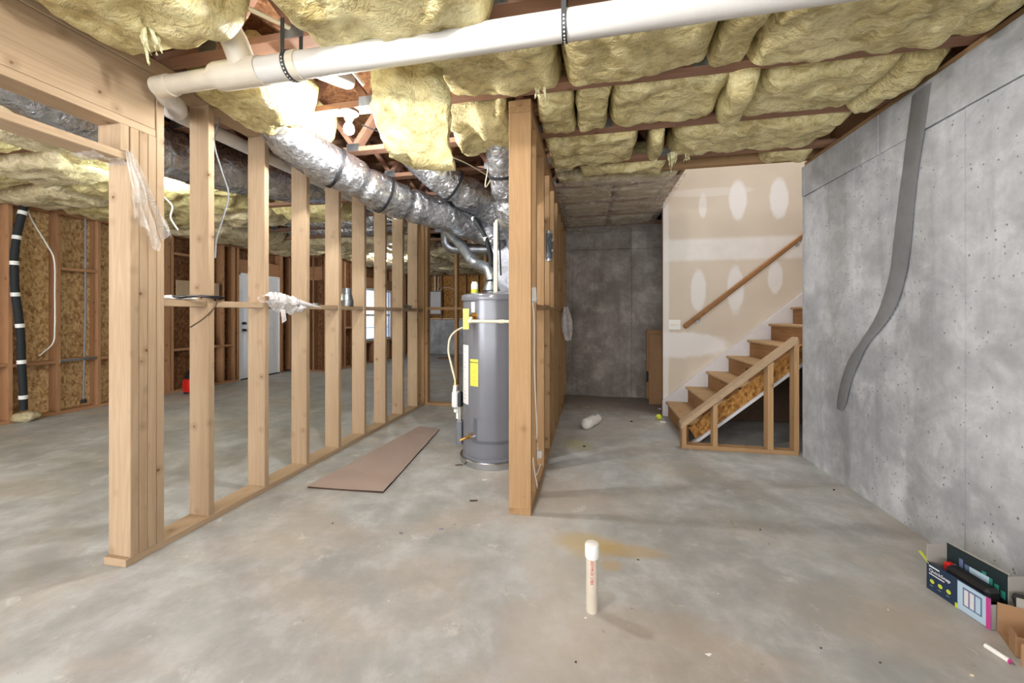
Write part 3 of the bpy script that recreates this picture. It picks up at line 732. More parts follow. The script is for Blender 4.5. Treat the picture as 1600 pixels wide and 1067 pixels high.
# hanging slab
def hanging():
    mb = MB(); nu, nv, nt = 34, 22, 8
    O = [(-.91, 1.80, 2.62), (-.91, 1.84, 2.45), (-.905, 1.88, 2.26), (-.89, 1.91, 2.11), (-.87, 1.93, 2.02)]
    P = catmull(O, 10); n = len(P)
    def fn(i, j):
        p = P[i]; T = (P[min(i + 1, n - 1)] - P[max(0, i - 1)]).normalized(); sd = Vector((.93, .36, 0)).normalized(); nn = sd.cross(T)
        a = 2 * math.pi * j / 48; fr = i / (n - 1)
        wl_ = .182 + .015 * math.sin(fr * 5); end = 1 if fr < .9 else math.sqrt(max(.12, 1 - ((fr - .9) / .1) ** 2))
        ca, sa_ = math.cos(a), math.sin(a)
        k = (abs(ca) ** 6 + abs(sa_) ** 6) ** (-1 / 6)
        q = p + sd * (ca * k * wl_ * (1 - .25 * (fr < .3) * (.3 - fr) / .3)) + nn * (sa_ * k * .06 * end)
        if fr > .8: q += Vector((0, 0, .05 * (ca < -.3) * (fr - .8) / .2))
        d = .022 * fbm(q + Vector((5, 5, 5)), 7, 3) + .010 * fbm(q, 24, 2)
        return tuple(q + nn * sa_ * d * 1.5 + sd * ca * d)
    v = [fn(i, j) for i in range(n) for j in range(48)]
    f = [[i * 48 + j, (i + 1) * 48 + j, (i + 1) * 48 + (j + 1) % 48, i * 48 + (j + 1) % 48] for i in range(n - 1) for j in range(48)]
    f.append(list(range(48))); f.append([(n - 1) * 48 + j for j in range(48)][::-1])
    mb.add(v, f, True)
    return tag(mb.build('insulation_batt', M['ins'], loc=(-.86, 1.85, 2.4)), 'thick yellow insulation slab hanging down beside the ceiling bulb', 'insulation', 'insulation over the utility bay')
hanging()
# behind the stairs, above the plastic
for k, r_ in enumerate((8, 9, 10)):
    y0, y1 = gap(r_)
    for i, (a, b) in enumerate(((-.34, .25), (.26, .86))):
        batt(a, b, y0, min(y1, 6.0), 'yellow batt behind the corridor plastic sheet, %s row, %s' % (ords[k], ['left', 'right'][i]), zb=2.56, group='batts behind plastic sheet', mat='ins_pale', amp=.7)
batt(-.34, .84, 3.83, 4.05, 'narrow yellow batt at the front edge of the corridor plastic', zb=2.55, group='batts behind plastic sheet', mat='ins_pale')
# left room
for r_ in range(2, len(TY) - 1):
    y0, y1 = gap(r_)
    if y1 < 7.4: spans = [(-6.44, -5.2), (-5.19, -3.95), (-3.94, -2.9)]
    else: spans = [(-5.55, -4.4), (-4.39, -3.3), (-3.29, -2.2)]
    if r_ < 7: spans = [(-6.44, -5.3), (-5.29, -4.25), (-4.24, -3.22)]
    if r_ == 7: spans = spans[:2]
    if r_ in (9, 10): spans = spans[:1]
    for i, (a, b) in enumerate(spans):
        pos = ['by the outer wall', 'mid bay', 'by the pale partition'][i]
        batt(a, b, y0 - .012, y1 + .012, 'batt over left room, %s bay back, %s' % (ords[r_ - 2], pos), zb=2.49 + .015 * ((i + r_) % 3), group='insulation over the left room',
             mat='ins' if (r_ + i) % 3 and r_ < 10 else 'ins_pale', amp=1.2, droop=.02)
    if r_ >= 9:
        if y0 > 5.2: batt(-2.15, -.6, y0 - .01, y1 + .01, 'batt behind the utility partition, %s bay back from the camera' % ords[r_ - 2], zb=2.50, group='insulation over the left room', mat='ins_pale')
# plastic vapour sheet at the corridor ceiling
mb = MB()
def sheet(a, b):
    x = -.352 + 1.22 * a; y = 3.80 + 2.24 * b
    s_ = abs(math.sin((y - 3.83) / .61 * math.pi)) ** .6
    z = 2.545 - .022 * s_ + .012 * fbm((x * .6, y * 2.2, 0), 5, 4) - .012 * (1 - abs(nz((x * 1.5, y * 9, 3)) * 2)) - .03 * max(0, b - .9) * 10
    return (x, y, z)
mb.grid(sheet, 70, 130); tag(mb.build('plastic_sheet', M['film_sheet'], loc=(.25, 4.9, 2.54)), 'clear wrinkled plastic sheet stapled under the corridor ceiling', 'plastic sheet')
mb = MB()
def drape(a, b):
    x = .70 + .2 * a + .012 * nz((a * 9, b * 9, 0)); y = 3.80 + 1.2 * b; z = 2.55 + .12 * a * (1 - .3 * b) - .05 * b + .02 * math.sin(a * 18 + b * 4) + .012 * fbm((x, y, 2), 9, 3)
    return (x, y, z)
mb.grid(drape, 40, 50); tag(mb.build('plastic_sheet', M['film_sheet'], loc=(.8, 4.4, 2.55)), 'gathered corner of clear plastic at the stair opening edge', 'plastic sheet')
# ================================================================== DUCTS
def duct(pts, r, label, seed, straps=(), rib=0., group='foil flex ducts', wr=1.):
    P = catmull(pts, 60); L = sum((P[i + 1] - P[i]).length for i in range(len(P) - 1))
    base = P[0]
    t = thing('flex_duct', label, 'duct', tuple(base), group)
    def fn(q, s_, a):
        S = Vector((seed * 3.1, seed, 0))
        v = .013 * wr * fbm(q + S, 5, 2) + .009 * wr * (abs(noise.noise((q + S) * 15)) - .2) + .005 * wr * abs(noise.noise((q + S) * 38)) + .004 * math.sin(a * 5 + s_ * 9 + seed) * abs(noise.noise((q + S) * 6))
        if rib: v += rib * math.sin(s_ * 2 * math.pi / .035)
        for sp in straps:
            v -= .022 * math.exp(-((s_ - sp * L) / .03) ** 2)
        return v
    n = max(20, int(L / .014)); Q = [P[0]]; acc = 0
    for i in range(1, len(P)):
        acc += (P[i] - P[i - 1]).length
        if acc >= .0135: Q.append(P[i]); acc = 0
    mb = MB(); mb.tube(Q, r, 44, 1, fn); mb.build('duct_sleeve', M['foil'], t, sharp=0)
    for sp in straps:
        i = int(sp * (len(P) - 1)); T = (P[min(i + 1, len(P) - 1)] - P[i - 1]).normalized()
        mb = MB(); mb.tube([P[i] - T * .011, P[i] + T * .011], (.15 if callable(r) else r) + .010, 36, 1); mb.build('strap', M['band'], t)
    return t
duct([(-2.10, 2.15, 2.62), (-2.06, 2.32, 2.49), (-1.98, 2.50, 2.40), (-1.84, 2.72, 2.33), (-1.68, 2.98, 2.24), (-1.50, 3.25, 2.20), (-1.28, 3.5, 2.16), (-.98, 3.9, 2.08)], lambda s_: (.145 if s_ > .5 else .165 - .04 * s_) if s_ > .25 else .10 + .24 * s_, 'large foil flex duct running from beside the ceiling bulb down to the furnace', 1, (.37, .56))
duct([(-1.45, 2.95, 2.62), (-1.36, 3.05, 2.52), (-1.25, 3.15, 2.42), (-1.12, 3.3, 2.34), (-.98, 3.5, 2.30), (-.86, 3.66, 2.18), (-.82, 3.78, 2.05)], .14, 'ribbed foil flex duct hooking down behind the hanging insulation slab', 2, (.42,), rib=.004)
duct([(-1.75, 3.55, 2.36), (-1.52, 3.62, 2.27), (-1.28, 3.68, 2.16), (-1.02, 3.75, 2.04), (-.88, 3.85, 1.98)], .105, 'slimmer foil flex duct lying between the two larger ones', 3)
duct([(-.64, 2.70, 2.60), (-.645, 2.76, 2.54), (-.65, 2.86, 2.42), (-.65, 3.0, 2.24), (-.65, 3.2, 2.05), (-.66, 3.55, 1.98), (-.7, 3.75, 1.95)], .115, 'foil flex duct dropping behind the top of the orange partition post', 4, (.42,))
ld = duct([(-2.98, .75, 2.72), (-2.95, 1.15, 2.60), (-2.98, 1.65, 2.46), (-3.02, 2.15, 2.42), (-2.93, 2.7, 2.44), (-2.8, 3.2, 2.5), (-2.72, 3.7, 2.62)], .175, 'wide foil duct slung behind the pale partition at upper left', 5, wr=1.3)
for (x, y, z) in ((-3.02, 2.02, 2.42), (-2.97, 2.42, 2.43)):
    mb = MB(); mb.tube([(x - .01, y - .025, z), (x + .01, y + .025, z)], .195, 30, 1); mb.build('hanging_strap', M['band'], ld)
duct([(-4.6, 4.7, 2.66), (-4.0, 4.85, 2.60), (-3.3, 4.9, 2.58), (-2.7, 4.95, 2.62)], .11, 'distant foil duct above the left room', 6)
duct([(-5.0, 5.5, 2.72), (-4.3, 5.45, 2.62), (-3.6, 5.5, 2.60), (-3.0, 5.55, 2.66)], .11, 'second distant foil duct above the left room, further back', 7)
# furnace with plenum
fu = thing('furnace', 'furnace cabinet and silver embossed plenum behind the water heater', 'furnace', (-.78, 4.0, 0))
mb = MB(); mb.box(-.985, -.53, 3.80, 4.36, 1.22, 2.16, .004); mb.build('plenum', M['emboss'], fu)
mb = MB(); mb.box(-.985, -.53, 3.80, 4.40, .03, 1.215, .006); mb.build('cabinet', M['steel'], fu)
mb = MB(); mb.box(-.96, -.555, 3.785, 3.80, .12, .62, .003); mb.build('lower_door', M['heater'], fu)
mb = MB(); mb.box(-.96, -.555, 3.785, 3.80, .65, 1.16, .003); mb.build('upper_door', M['heater'], fu)
mb = MB(); mb.box(-.99, -.80, 3.79, 3.802, 2.0, 2.165, .002); mb.box(-.992, -.984, 3.79, 4.37, 1.21, 1.24, .001); mb.build('seam_flange', M['steel'], fu)
# galvanized vents
def vent(pts, r, label, rings=()):
    t = thing('vent_pipe', label, 'vent pipe', pts[0], 'galvanized vent pipes')
    mb = MB(); mb.tube(pts, r, 18, 8); mb.build('pipe', M['steel'], t)
    for (a, b) in rings: mb = MB(); mb.tube([a, b], r + .003, 18, 1); mb.build('joint_collar', M['steel'], t)
    return t
vent([(-.85, 3.30, 1.54), (-.86, 3.31, 1.59), (-.90, 3.34, 1.655), (-1.0, 3.42, 1.70), (-1.08, 3.46, 1.75), (-1.25, 3.62, 1.93), (-1.42, 3.75, 2.08)], .046, 'galvanized vent pipe slanting up from the water heater', (((-.94, 3.37, 1.675), (-.96, 3.39, 1.685)), ((-1.08, 3.46, 1.75), (-1.10, 3.475, 1.77))))
vent([(-1.0, 4.5, 2.02), (-1.2, 4.5, 2.03), (-1.45, 4.5, 2.04), (-1.62, 4.5, 2.05), (-1.70, 4.48, 2.09), (-1.72, 4.46, 2.18), (-1.72, 4.46, 2.574)], .062, 'horizontal grey vent pipe turning up behind the ducts')
# ================================================================== WATER HEATER
hx, hy = -.82, 3.27
wh = thing('water_heater', 'tall grey cylindrical gas water heater with yellow label', 'water heater', (hx, hy, 0))
mb = MB(); mb.lathe([(.285, 0), (.292, .004), (.292, .05), (.288, .054), (.20, .054), (.2, 0.001)], (hx, hy, 0), 48); mb.build('base_ring', M['chrome'], wh)
mb = MB(); mb.lathe([(.2, .04), (.272, .055), (.272, .075), (.262, .08), (.262, .1), (.268, .102), (.268, 1.37), (.262, 1.375), (.1, 1.375)], (hx, hy, 0), 64); mb.build('tank_jacket', M['heater'], wh)
mb = MB(); mb.lathe([(.2, 1.36), (.279, 1.36), (.281, 1.366), (.281, 1.40), (.276, 1.408), (.24, 1.42), (.1, 1.432), (.001, 1.435)], (hx, hy, 0), 64); mb.build('top_cap', M['heater'], wh)
def wrap(parent, name, mat, ang0, ang1, z0, z1, r=.2695, th=.0015):
    mb = MB()
    def g(a, b):
        an = R(ang0 + (ang1 - ang0) * a); return (hx + r * math.cos(an), hy + r * math.sin(an), z0 + (z1 - z0) * b)
    mb.grid(g, 12, 1, True); return mb.build(name, mat, parent, fix=False)
# camera sees the heater from about -76 deg; angle grows to the right
wrap(wh, 'energy_label', M['yellow'], -122, -104, .66, .88); wrap(wh, 'instruction_label', M['paper'], -151, -127, .50, .99); wrap(wh, 'warning_label', M['paper'], -119, -111, 1.26, 1.345)
wrap(wh, 'access_panel', M['heater_dk'], -114, -30, .20, .40, .2705); wrap(wh, 'access_panel_window', M['heater'], -106, -30, .225, .40, .2715)
def wtext(body, ang, z, size, mat, r=.2715):
    an = R(ang); return text(body, size, mat, wh, (hx + r * math.cos(an), hy + r * math.sin(an), z), (R(90), 0, an + R(90)), ext=.0003, align='CENTER')
wtext('ENERGYGUIDE', -113, .85, .0125, M['ink']); wtext('_______', -113, .775, .0125, M['ink']); wtext('---', -110.5, .79, .016, M['ink']); wtext('-----', -113, .73, .012, M['ink']); wtext('--', -111, .70, .022, M['ink'])
for z in (.97, .93, .84, .80, .70, .60, .57, .54): wtext('======', -139, z, .012, M['grey'])
mb = MB(); mb.lathe([(.035, 0), (.035, .003), (.012, .004), (.012, .03), (.001, .03)], (0, 0, 0), 16, Matrix.Translation((hx + .268 * math.cos(R(-116)), hy + .268 * math.sin(R(-116)), .25)) @ Matrix.Rotation(R(-116), 4, 'Z') @ Matrix.Rotation(R(90), 4, 'Y')); mb.build('drain_collar', M['chrome'], wh)
a = R(-118); p = Vector((hx + .28 * math.cos(a), hy + .28 * math.sin(a), .25)); dr = Vector((math.cos(a), math.sin(a), 0))
mb = MB(); mb.tube([p - dr * .02, p + dr * .03, p + dr * .05 + Vector((-.02, 0, -.005)), p + dr * .055 + Vector((-.045, 0, -.02))], .011, 10, 4); mb.box(p.x + dr.x * .03 - .006, p.x + dr.x * .03 + .006, p.y + dr.y * .03 - .006, p.y + dr.y * .03 + .006, .25, .285, .002); mb.build('drain_valve', M['brass'], wh)
# gas valve and controls on the left side
gx, gy = hx - .275, hy - .06
mb = MB(); mb.box(gx - .075, gx - .02, gy - .05, gy + .03, .44, .58, .012); mb.bar((gx - .06, gy, .56), (gx - .05, gy, .63), .05, .03); mb.build('gas_valve', M['white'], wh)
mb = MB(); mb.box(gx - .022, gx + .012, gy - .045, gy + .03, .45, .57, .004); mb.build('valve_bracket', M['black'], wh)
mb = MB(); mb.box(gx - .03, gx + .02, gy - .055, gy + .02, .13, .33, .006); mb.build('control_cover', M['heater'], wh)
mb = MB(); mb.lathe([(.018, 0), (.018, .03), (.001, .03)], (gx - .045, gy - .02, .40), 14); mb.lathe([(.012, 0), (.012, .05), (.001, .05)], (gx - .03, gy - .02, .345), 12)
mb.tube([(gx - .02, gy - .03, .45), (gx - .02, gy - .035, .4), (gx - .018, gy - .03, .32)], .004, 8, 4); mb.tube([(gx - .005, gy - .03, .45), (gx - .003, gy - .035, .4), (gx - .003, gy - .03, .32)], .004, 8, 4); mb.build('gas_control_knob', M['white'], wh)
gl = thing('gas_connector', 'pale flexible gas hose curving down to the heater valve', 'hose', (gx - .05, gy, .64))
mb = MB(); mb.tube([(hx - .24, hy + .12, 1.12), (gx - .05, gy + .14, 1.12), (gx - .125, gy + .08, 1.05), (gx - .135, gy + .04, .93), (gx - .10, gy + .02, .80), (gx - .065, gy, .70), (gx - .055, gy, .66)], .009, 10, 8, fn=lambda q, s_, a_: .0008 * math.sin(s_ * 900)); mb.build('hose', M['pvc_cream'], gl)
mb = MB(); mb.lathe([(.013, 0), (.013, .03), (.010, .035), (.010, .06), (.001, .06)], (gx - .055, gy, .625), 6); mb.build('brass_fitting', M['brass'], gl)
# relief pipe
a = R(-121); p = Vector((hx + .27 * math.cos(a), hy + .27 * math.sin(a), 1.20))
rl = thing('relief_pipe', 'cream relief valve pipe running right across the heater', 'pipe', tuple(p))
mb = MB(); mb.lathe([(.03, 0), (.03, .004), (.013, .006), (.013, .05), (.001, .05)], (0, 0, 0), 14, Matrix.Translation((hx + .266 * math.cos(R(-112)), hy + .266 * math.sin(R(-112)), 1.23)) @ Matrix.Rotation(R(-112), 4, 'Z') @ Matrix.Rotation(R(90), 4, 'Y')); mb.build('relief_valve', M['brass'], rl)
mb = MB(); mb.tube([(-.93, 2.965, 1.22), (-.93, 2.95, 1.195)], .014, 12, 1); mb.tube([(-.945, 2.955, 1.19), (-.60, 2.965, 1.188), (-.5, 2.97, 1.186)], .0125, 14, 1); mb.build('pipe', M['pvc_cream'], rl)
mb = MB(); mb.tube([(-.70, 2.962, 1.188), (-.66, 2.963, 1.188)], .0155, 14, 1); mb.build('coupling', M['pvc_cream'], rl); mb = MB(); mb.tube([(-.95, 2.955, 1.19), (-.925, 2.955, 1.19)], .0165, 14, 1); mb.build('coupling', M['pvc_cream'], rl)
mb = MB(); mb.box(-.995, -.945, 2.952, 2.955, 1.125, 1.29, .0005, Matrix.Translation((0, 0, 0))); o = mb.build('paper_tag', M['tag'], rl); o['label'] = 'yellow-green hanging tag'
# pipes above the heater
cp = thing('water_pipes', 'cream plastic water pipes rising from the heater top', 'pipes', (-.79, 3.27, 1.43))
for (pp) in ([(-.765, 3.14, 1.43), (-.765, 3.14, 1.78), (-.765, 3.14, 2.03), (-.74, 3.14, 2.03), (-.66, 3.16, 2.03), (-.61, 3.17, 2.03)],
             [(-.80, 3.22, 1.9), (-.80, 3.22, 2.02), (-.78, 3.2, 2.03), (-.765, 3.16, 2.03)], [(-.80, 3.22, 1.43), (-.80, 3.22, 1.9)],
             [(-.64, 3.10, 2.0), (-.64, 3.10, 2.25), (-.64, 3.1, 2.5)], [(-.60, 3.12, 2.02), (-.60, 3.12, 2.3), (-.6, 3.12, 2.5)]):
    mb = MB(); mb.tube(pp, .011, 10, 1); mb.build('pipe', M['pvc_cream'], cp)
for q_ in ((-.765, 3.14, 1.68), (-.64, 3.1, 2.2), (-.64, 3.1, 2.06), (-.6, 3.12, 2.05)):
    mb = MB(); mb.tube([q_, (q_[0], q_[1], q_[2] + .04)], .0155, 10, 1); mb.build('coupling', M['pvc_cream'], cp)
mb = MB(); mb.lathe([(.018, 0), (.018, .03), (.012, .04), (.001, .04)], (-.62, 3.09, 1.985), 12); mb.bar((-.64, 3.08, 1.96), (-.60, 3.08, 1.99), .012, .008); mb.build('shutoff_valve', M['brass'], cp)
mb = MB(); mb.lathe([(.05, 0), (.05, .012), (.045, .02), (.045, .08), (.001, .08)], (-.85, 3.30, 1.432), 20, None); mb.lathe([(.075, .02), (.078, .024), (.045, .10), (.001, .1)], (-.85, 3.30, 1.432), 20); mb.build('draft_hood', M['steel'], wh)
can = thing('spray_can', 'small white can with yellow-green band on top of the heater', 'can', (-.97, 3.19, 1.425))
mb = MB(); mb.lathe([(.028, 0), (.03, .003), (.03, .085), (.024, .095), (.024, .105), (.001, .105)], (-.97, 3.19, 1.418), 20); mb.build('body', M['white'], can)
mb = MB(); mb.lathe([(.0305, .01), (.0308, .012), (.0308, .04), (.0305, .042)], (-.97, 3.19, 1.418), 20); mb.build('label_band', M['lime'], can)
# refrigerant lines
for k, (pp, lb_) in enumerate(((([-1.12, 3.35, 2.16], [-1.02, 3.3, 2.10], [-.96, 3.27, 2.02], [-.90, 3.27, 1.92], [-.87, 3.30, 1.80], [-.86, 3.34, 1.65], [-.9, 3.4, 1.5]), 'thick black insulated line running down over the ducts'),
                               (([-1.05, 3.38, 2.14], [-.97, 3.33, 2.06], [-.92, 3.31, 1.97], [-.875, 3.32, 1.86], [-.845, 3.36, 1.7], [-.86, 3.45, 1.45]), 'thinner black line running down beside the thick one'),
                               (([-.80, 3.45, 2.3], [-.81, 3.42, 2.15], [-.81, 3.42, 2.0], [-.80, 3.42, 1.8], [-.80, 3.45, 1.6]), 'straight black cable dropping beside the cream pipes'))):
    t_ = thing('insulated_line', lb_, 'pipe', tuple(pp[0]))
    mb = MB(); mb.tube(pp, .017 - .005 * k, 12, 8); mb.build('sleeve', M['blackfoam'], t_)
    if k == 0:
        for s_ in (1, 3): mb = MB(); v = Vector(pp[s_]); d = (Vector(pp[s_ + 1]) - v).normalized(); mb.tube([v, v + d * .03], .0185, 12, 1); mb.build('tape_band', M['white'], t_)
# ================================================================== BIG PVC DRAIN
pv = thing('drain_pipe', 'long white pvc drain pipe crossing under the ceiling', 'drain pipe', (0, 1.565, 2.40))
zl = lambda x: 2.395 + .012 * x * -1 * .3
mb = MB(); mb.tube([(-1.78, 1.565, 2.398), (-1, 1.565, 2.396), (0, 1.565, 2.40), (.7, 1.565, 2.405), (1.5, 1.565, 2.41)], .057, 40, 1); mb.build('pipe_run', M['pvc'], pv)
mb = MB(); mb.tube([(-1.78, 1.565, 2.398), (-1.70, 1.565, 2.398)], .059, 32, 1); mb.tube([(-1.76, 1.565, 2.398), (-1.52, 1.565, 2.398)], .0635, 32, 1); mb.build('hub', M['pvc_dirty'], pv); mb = MB(); mb.tube([(-1.38, 1.565, 2.398), (-1.31, 1.565, 2.398)], .0625, 32, 1); mb.build('tee_fitting', M['pvc_dirty'], pv)
mb = MB(); mb.tube([(-1.62, 1.565, 2.40), (-1.62, 1.54, 2.46), (-1.62, 1.50, 2.52), (-1.62, 1.44, 2.56)], .058, 24, 5); mb.tube([(-1.62, 1.475, 2.53), (-1.62, 1.44, 2.56)], .064, 24, 1); mb.build('tee_branch', M['pvc_dirty'], pv)
mb = MB(); mb.tube([(-2.10, 1.57, 2.395), (-1.75, 1.565, 2.398)], .0445, 28, 1); mb.tube([(-2.15, 1.575, 2.395), (-2.06, 1.57, 2.395)], .051, 28, 1); mb.build('reduced_end', M['pvc_dirty'], pv)
mb = MB(); mb.tube([(-2.12, 1.575, 2.395), (-2.19, 1.64, 2.39), (-2.23, 1.72, 2.39), (-2.30, 1.78, 2.40), (-2.36, 1.80, 2.41)], .045, 24, 6); mb.build('elbow', M['pvc'], pv)
for x in (-1.36, -.10):
    mb = MB(); mb.tube([(x - .010, 1.565, 2.398), (x + .010, 1.565, 2.398)], .066 if x < -1 else .0595, 36, 1); mb.box(x - .010, x + .010, 1.62, 1.623, 2.40, 2.60, .0005); mb.box(x - .010, x + .010, 1.505, 1.508, 2.40, 2.58, .0005); st = mb.build('hanger_strap', M['hanger'], pv)
    mb = MB()
    for k in range(14):
        a = R(90 + 13 * k + 90); rr = .0668 if x < -1 else .0602
        mb.lathe([(.0035, 0), (.0035, .0008)], (0, 0, 0), 8, Matrix.Translation((x, 1.565 + rr * math.cos(a), 2.398 + rr * math.sin(a))) @ Matrix.Rotation(a - R(90), 4, 'X'))
    mb.build('strap_holes', M['paper'], st)
p2 = thing('drain_pipe', 'white drain pipe running back behind the pale partition', 'drain pipe', (-2.45, 1.8, 2.47))
mb = MB(); mb.tube([(-2.36, 1.77, 2.42), (-2.45, 1.86, 2.455), (-2.47, 2.0, 2.465), (-2.47, 2.5, 2.47), (-2.47, 3.4, 2.48), (-2.47, 4.9, 2.49)], .045, 28, 6); mb.build('pipe_run', M['pvc'], p2)
for q_ in (1.92, 2.5, 3.3):
    mb = MB(); mb.tube([(-2.47, q_, 2.468), (-2.47, q_ + .08, 2.469)], .050, 28, 1); mb.build('coupling', M['pvc_dirty'], p2)
p3 = thing('vent_fitting', 'white pipe elbow between the trusses above the bulb', 'pipe', (-1.7, 2.0, 2.7))
mb = MB(); mb.tube([(-1.50, 1.72, 2.56), (-1.53, 1.85, 2.62), (-1.52, 2.0, 2.66), (-1.50, 2.2, 2.72)], .05, 24, 6); mb.tube([(-1.52, 1.82, 2.605), (-1.53, 1.9, 2.64)], .056, 24, 1); mb.build('elbow', M['pvc'], p3)
p4 = thing('supply_pipe', 'thin cream supply pipes crossing above the bulb', 'pipe', (-1.4, 2.0, 2.7))
mb = MB(); mb.tube([(-1.75, 1.15, 2.62), (-1.5, 1.5, 2.625), (-1.25, 1.9, 2.63), (-1.2, 2.05, 2.635)], .011, 10, 1); mb.tube([(-1.38, 1.8, 2.78), (-1.36, 1.95, 2.68), (-1.33, 2.1, 2.62)], .011, 10, 3); mb.build('pipe', M['pvc_cream'], p4)
# foil scrap up between the trusses
duct([(-1.22, 2.02, 2.95), (-1.2, 2.0, 2.80), (-1.17, 1.98, 2.66), (-1.12, 1.98, 2.52)], .055, 'short crumpled foil duct between trusses above the bulb', 9)
# cables in the utility ceiling
for pp, lb_, m_ in (([(-1.3, 2.6, 2.56), (-1.15, 2.8, 2.50), (-1.0, 3.1, 2.50), (-.85, 3.5, 2.48)], 'white cable looping between the ducts', 'pvc_cream'), ([(-.62, 2.55, 2.58), (-.72, 2.8, 2.54), (-.8, 3.0, 2.42), (-.85, 3.1, 2.3), (-.8, 3.15, 2.4)], 'thin white wire dangling below the truss', 'pvc_cream'),
                    ([(-1.6, 2.5, 2.60), (-1.3, 2.95, 2.56), (-1.1, 3.2, 2.55), (-.9, 3.4, 2.55), (-.6, 3.8, 2.55)], 'black cable lying along the duct tops', 'black'), ([(-2.21, 1.9, 2.50), (-2.215, 2.4, 2.51), (-2.2, 2.7, 2.47), (-2.12, 3.0, 2.40), (-2.15, 3.6, 2.43)], 'dark cable stapled along the partition top plate', 'grey'),
                    ([(.0, 3.42, 2.60), (.04, 3.4, 2.55), (-.05, 3.3, 2.56), (-.25, 3.5, 2.58)], 'white cable end in the dark ceiling gap', 'pvc_cream')):
    mb = MB(); mb.tube(pp, .005, 8, 10); tag(mb.build('cable', M[m_], loc=pp[0]), lb_, 'cable')
# ================================================================== LAMPS
def lamp(x, y, lab, cfl=False, grp=None, z=2.575, mat=None):
    t = thing('ceiling_lamp', lab, 'lamp', (x, y, z), grp)
    mb = MB(); mb.lathe([(.045, 0), (.058, -.008), (.058, -.014), (.035, -.03), (.026, -.05), (.024, -.055), (.001, -.055)], (x, y, z), 28); mb.build('porcelain_holder', M['white'], t)
    mb = MB()
    if cfl: mb.tube([(x + .024 * math.cos(k * .6), y + .024 * math.sin(k * .6), z - .07 - k * .0022) for k in range(36)], .006, 8, 1)
    else: mb.lathe([(.012, -.055), (.016, -.075), (.03, -.10), (.033, -.118), (.028, -.137), (.014, -.148), (.001, -.150)], (x, y, z), 20)
    mb.build('bulb', M[mat or ('bulb_cfl' if cfl else 'bulb')], t)
    return t
lamp(-1.545, 2.27, 'lit bare bulb in a white porcelain holder on the utility bay ceiling', z=2.57)
lamp(-.55, .9, 'lit bare bulb above the foreground', z=2.52, mat='bulb_front')
lamp(-3.95, 2.87, 'lit spiral bulb in the left room behind the partition post', True, z=2.5)
lamp(-4.3, 7.6, 'added fill bulb deep in the left room', z=2.52, mat='bulb_front')  # bulb added to brighten the far left room
lamp(-.6, -1.6, 'added unseen fill bulb in the ceiling behind the camera'); lamp(-4.2, -.9, 'added unseen fill bulb in the left room behind the camera')  # unseen bulbs added as fill behind the camera
# ================================================================== STAIRS
st = thing('staircase', 'wooden staircase rising to the right with plywood treads and risers', 'stairs', (1.0, 4.5, 0))
RI, RU, X0 = .19, .225, .93
for n in range(12):
    x = X0 + RU * n; z = RI * (n + 1)
    mb = MB(); mb.box(x - .03, x + RU + .02, 4.05, 4.995, z - .028, z, .008); mb.build('tread', M['tread'], st)
    mb = MB(); mb.box(x, x + .016, 4.06, 4.99, z - RI + .001, z - .0285, .001); r_ = mb.build('riser', M['riser'], st)
    if n == 3: 
        mb = MB(); mb.lathe([(.016, 0), (.016, .002)], (0, 0, 0), 12, Matrix.Translation((x - .001, 4.45, z - .09)) @ Matrix.Rotation(R(-90), 4, 'Y')); o = mb.build('knot_hole', M['ink'], r_)
sl = RI / RU
def band(x0, x1, zlo, zhi, y0, y1): # band parallel to the stairs: z = sl*(x-X0)+c
    f_ = lambda x, c: sl * (x - X0) + c
    return [(x0, f_(x0, zlo)), (x1, f_(x1, zlo)), (x1, f_(x1, zhi)), (x0, f_(x0, zhi))]
mb = MB(); pl = [(1.06, .08), (3.6, sl * (3.6 - .97)), (3.6, sl * (3.6 - .93) + .13), (.94, .14), (1.0, .05)]; mb.prism(pl, 1, 4.025, 4.05); mb.build('stringer', M['osb_edge'], st)
mb = MB(); pl = [(.96, .002), (1.01, .002), (3.6, sl * (3.6 - 1.005)), (3.6, sl * (3.6 - .972)), (1.06, .078)]; mb.prism(pl, 1, 4.01, 4.055); mb.build('stringer_trim', M['skirt'], st)
mb = MB(); pl = [(.87, 0.004), (.98, .004), (3.6, sl * (3.6 - .98)), (3.6, sl * (3.6 - X0) + .28), (.87, .19)]; mb.prism(pl, 1, 4.998, 5.036); o = mb.build('skirt_board', M['skirt'], st); o['label'] = 'pale painted skirt board along the drywall'
mb = MB(); mb.prism([(.98, .01), (3.6, .01), (3.6, sl * (3.6 - .93) - .03), (.98, .015)], 1, 4.965, 4.994); mb.build('under_stair_shade', M['bin'], st)  # dark sheet stands in for the shade under the stairs
kw = thing('stair_rail_frame', 'sloping pine half wall frame in front of the stairs', 'railing', (1.35, 3.88, 0))
lumber('bottom_plate', .835, 1.80, 3.835, 3.925, 0, W, M['warm_x'], kw)
def post(xa, xb, za, zb):
    mb = MB(); mb.prism([(xa, W), (xb, W), (xb, zb), (xa, za)], 1, 3.838, 3.922); mb.build('post', M['warm_z'], kw)
zt_ = lambda x: .20 + (x - .85) * .845
post(.838, .876, zt_(.838) - .005, zt_(.876) - .005); post(1.105, 1.143, zt_(1.105) - .01, zt_(1.143) - .01); post(1.555, 1.60, zt_(1.555) - .01, zt_(1.60) - .01); post(1.765, 1.803, zt_(1.765) + .03, zt_(1.803) + .03)
mb = MB(); mb.prism([(.828, zt_(.828)), (1.79, zt_(1.79)), (1.79, zt_(1.79) + .05), (.828, zt_(.828) + .05)], 1, 3.83, 3.93); mb.build('sloping_cap', M['pale_x'], kw)
hr = thing('handrail', 'sloping brown wooden handrail fixed to the drywall', 'handrail', (1.7, 4.96, 1.6))
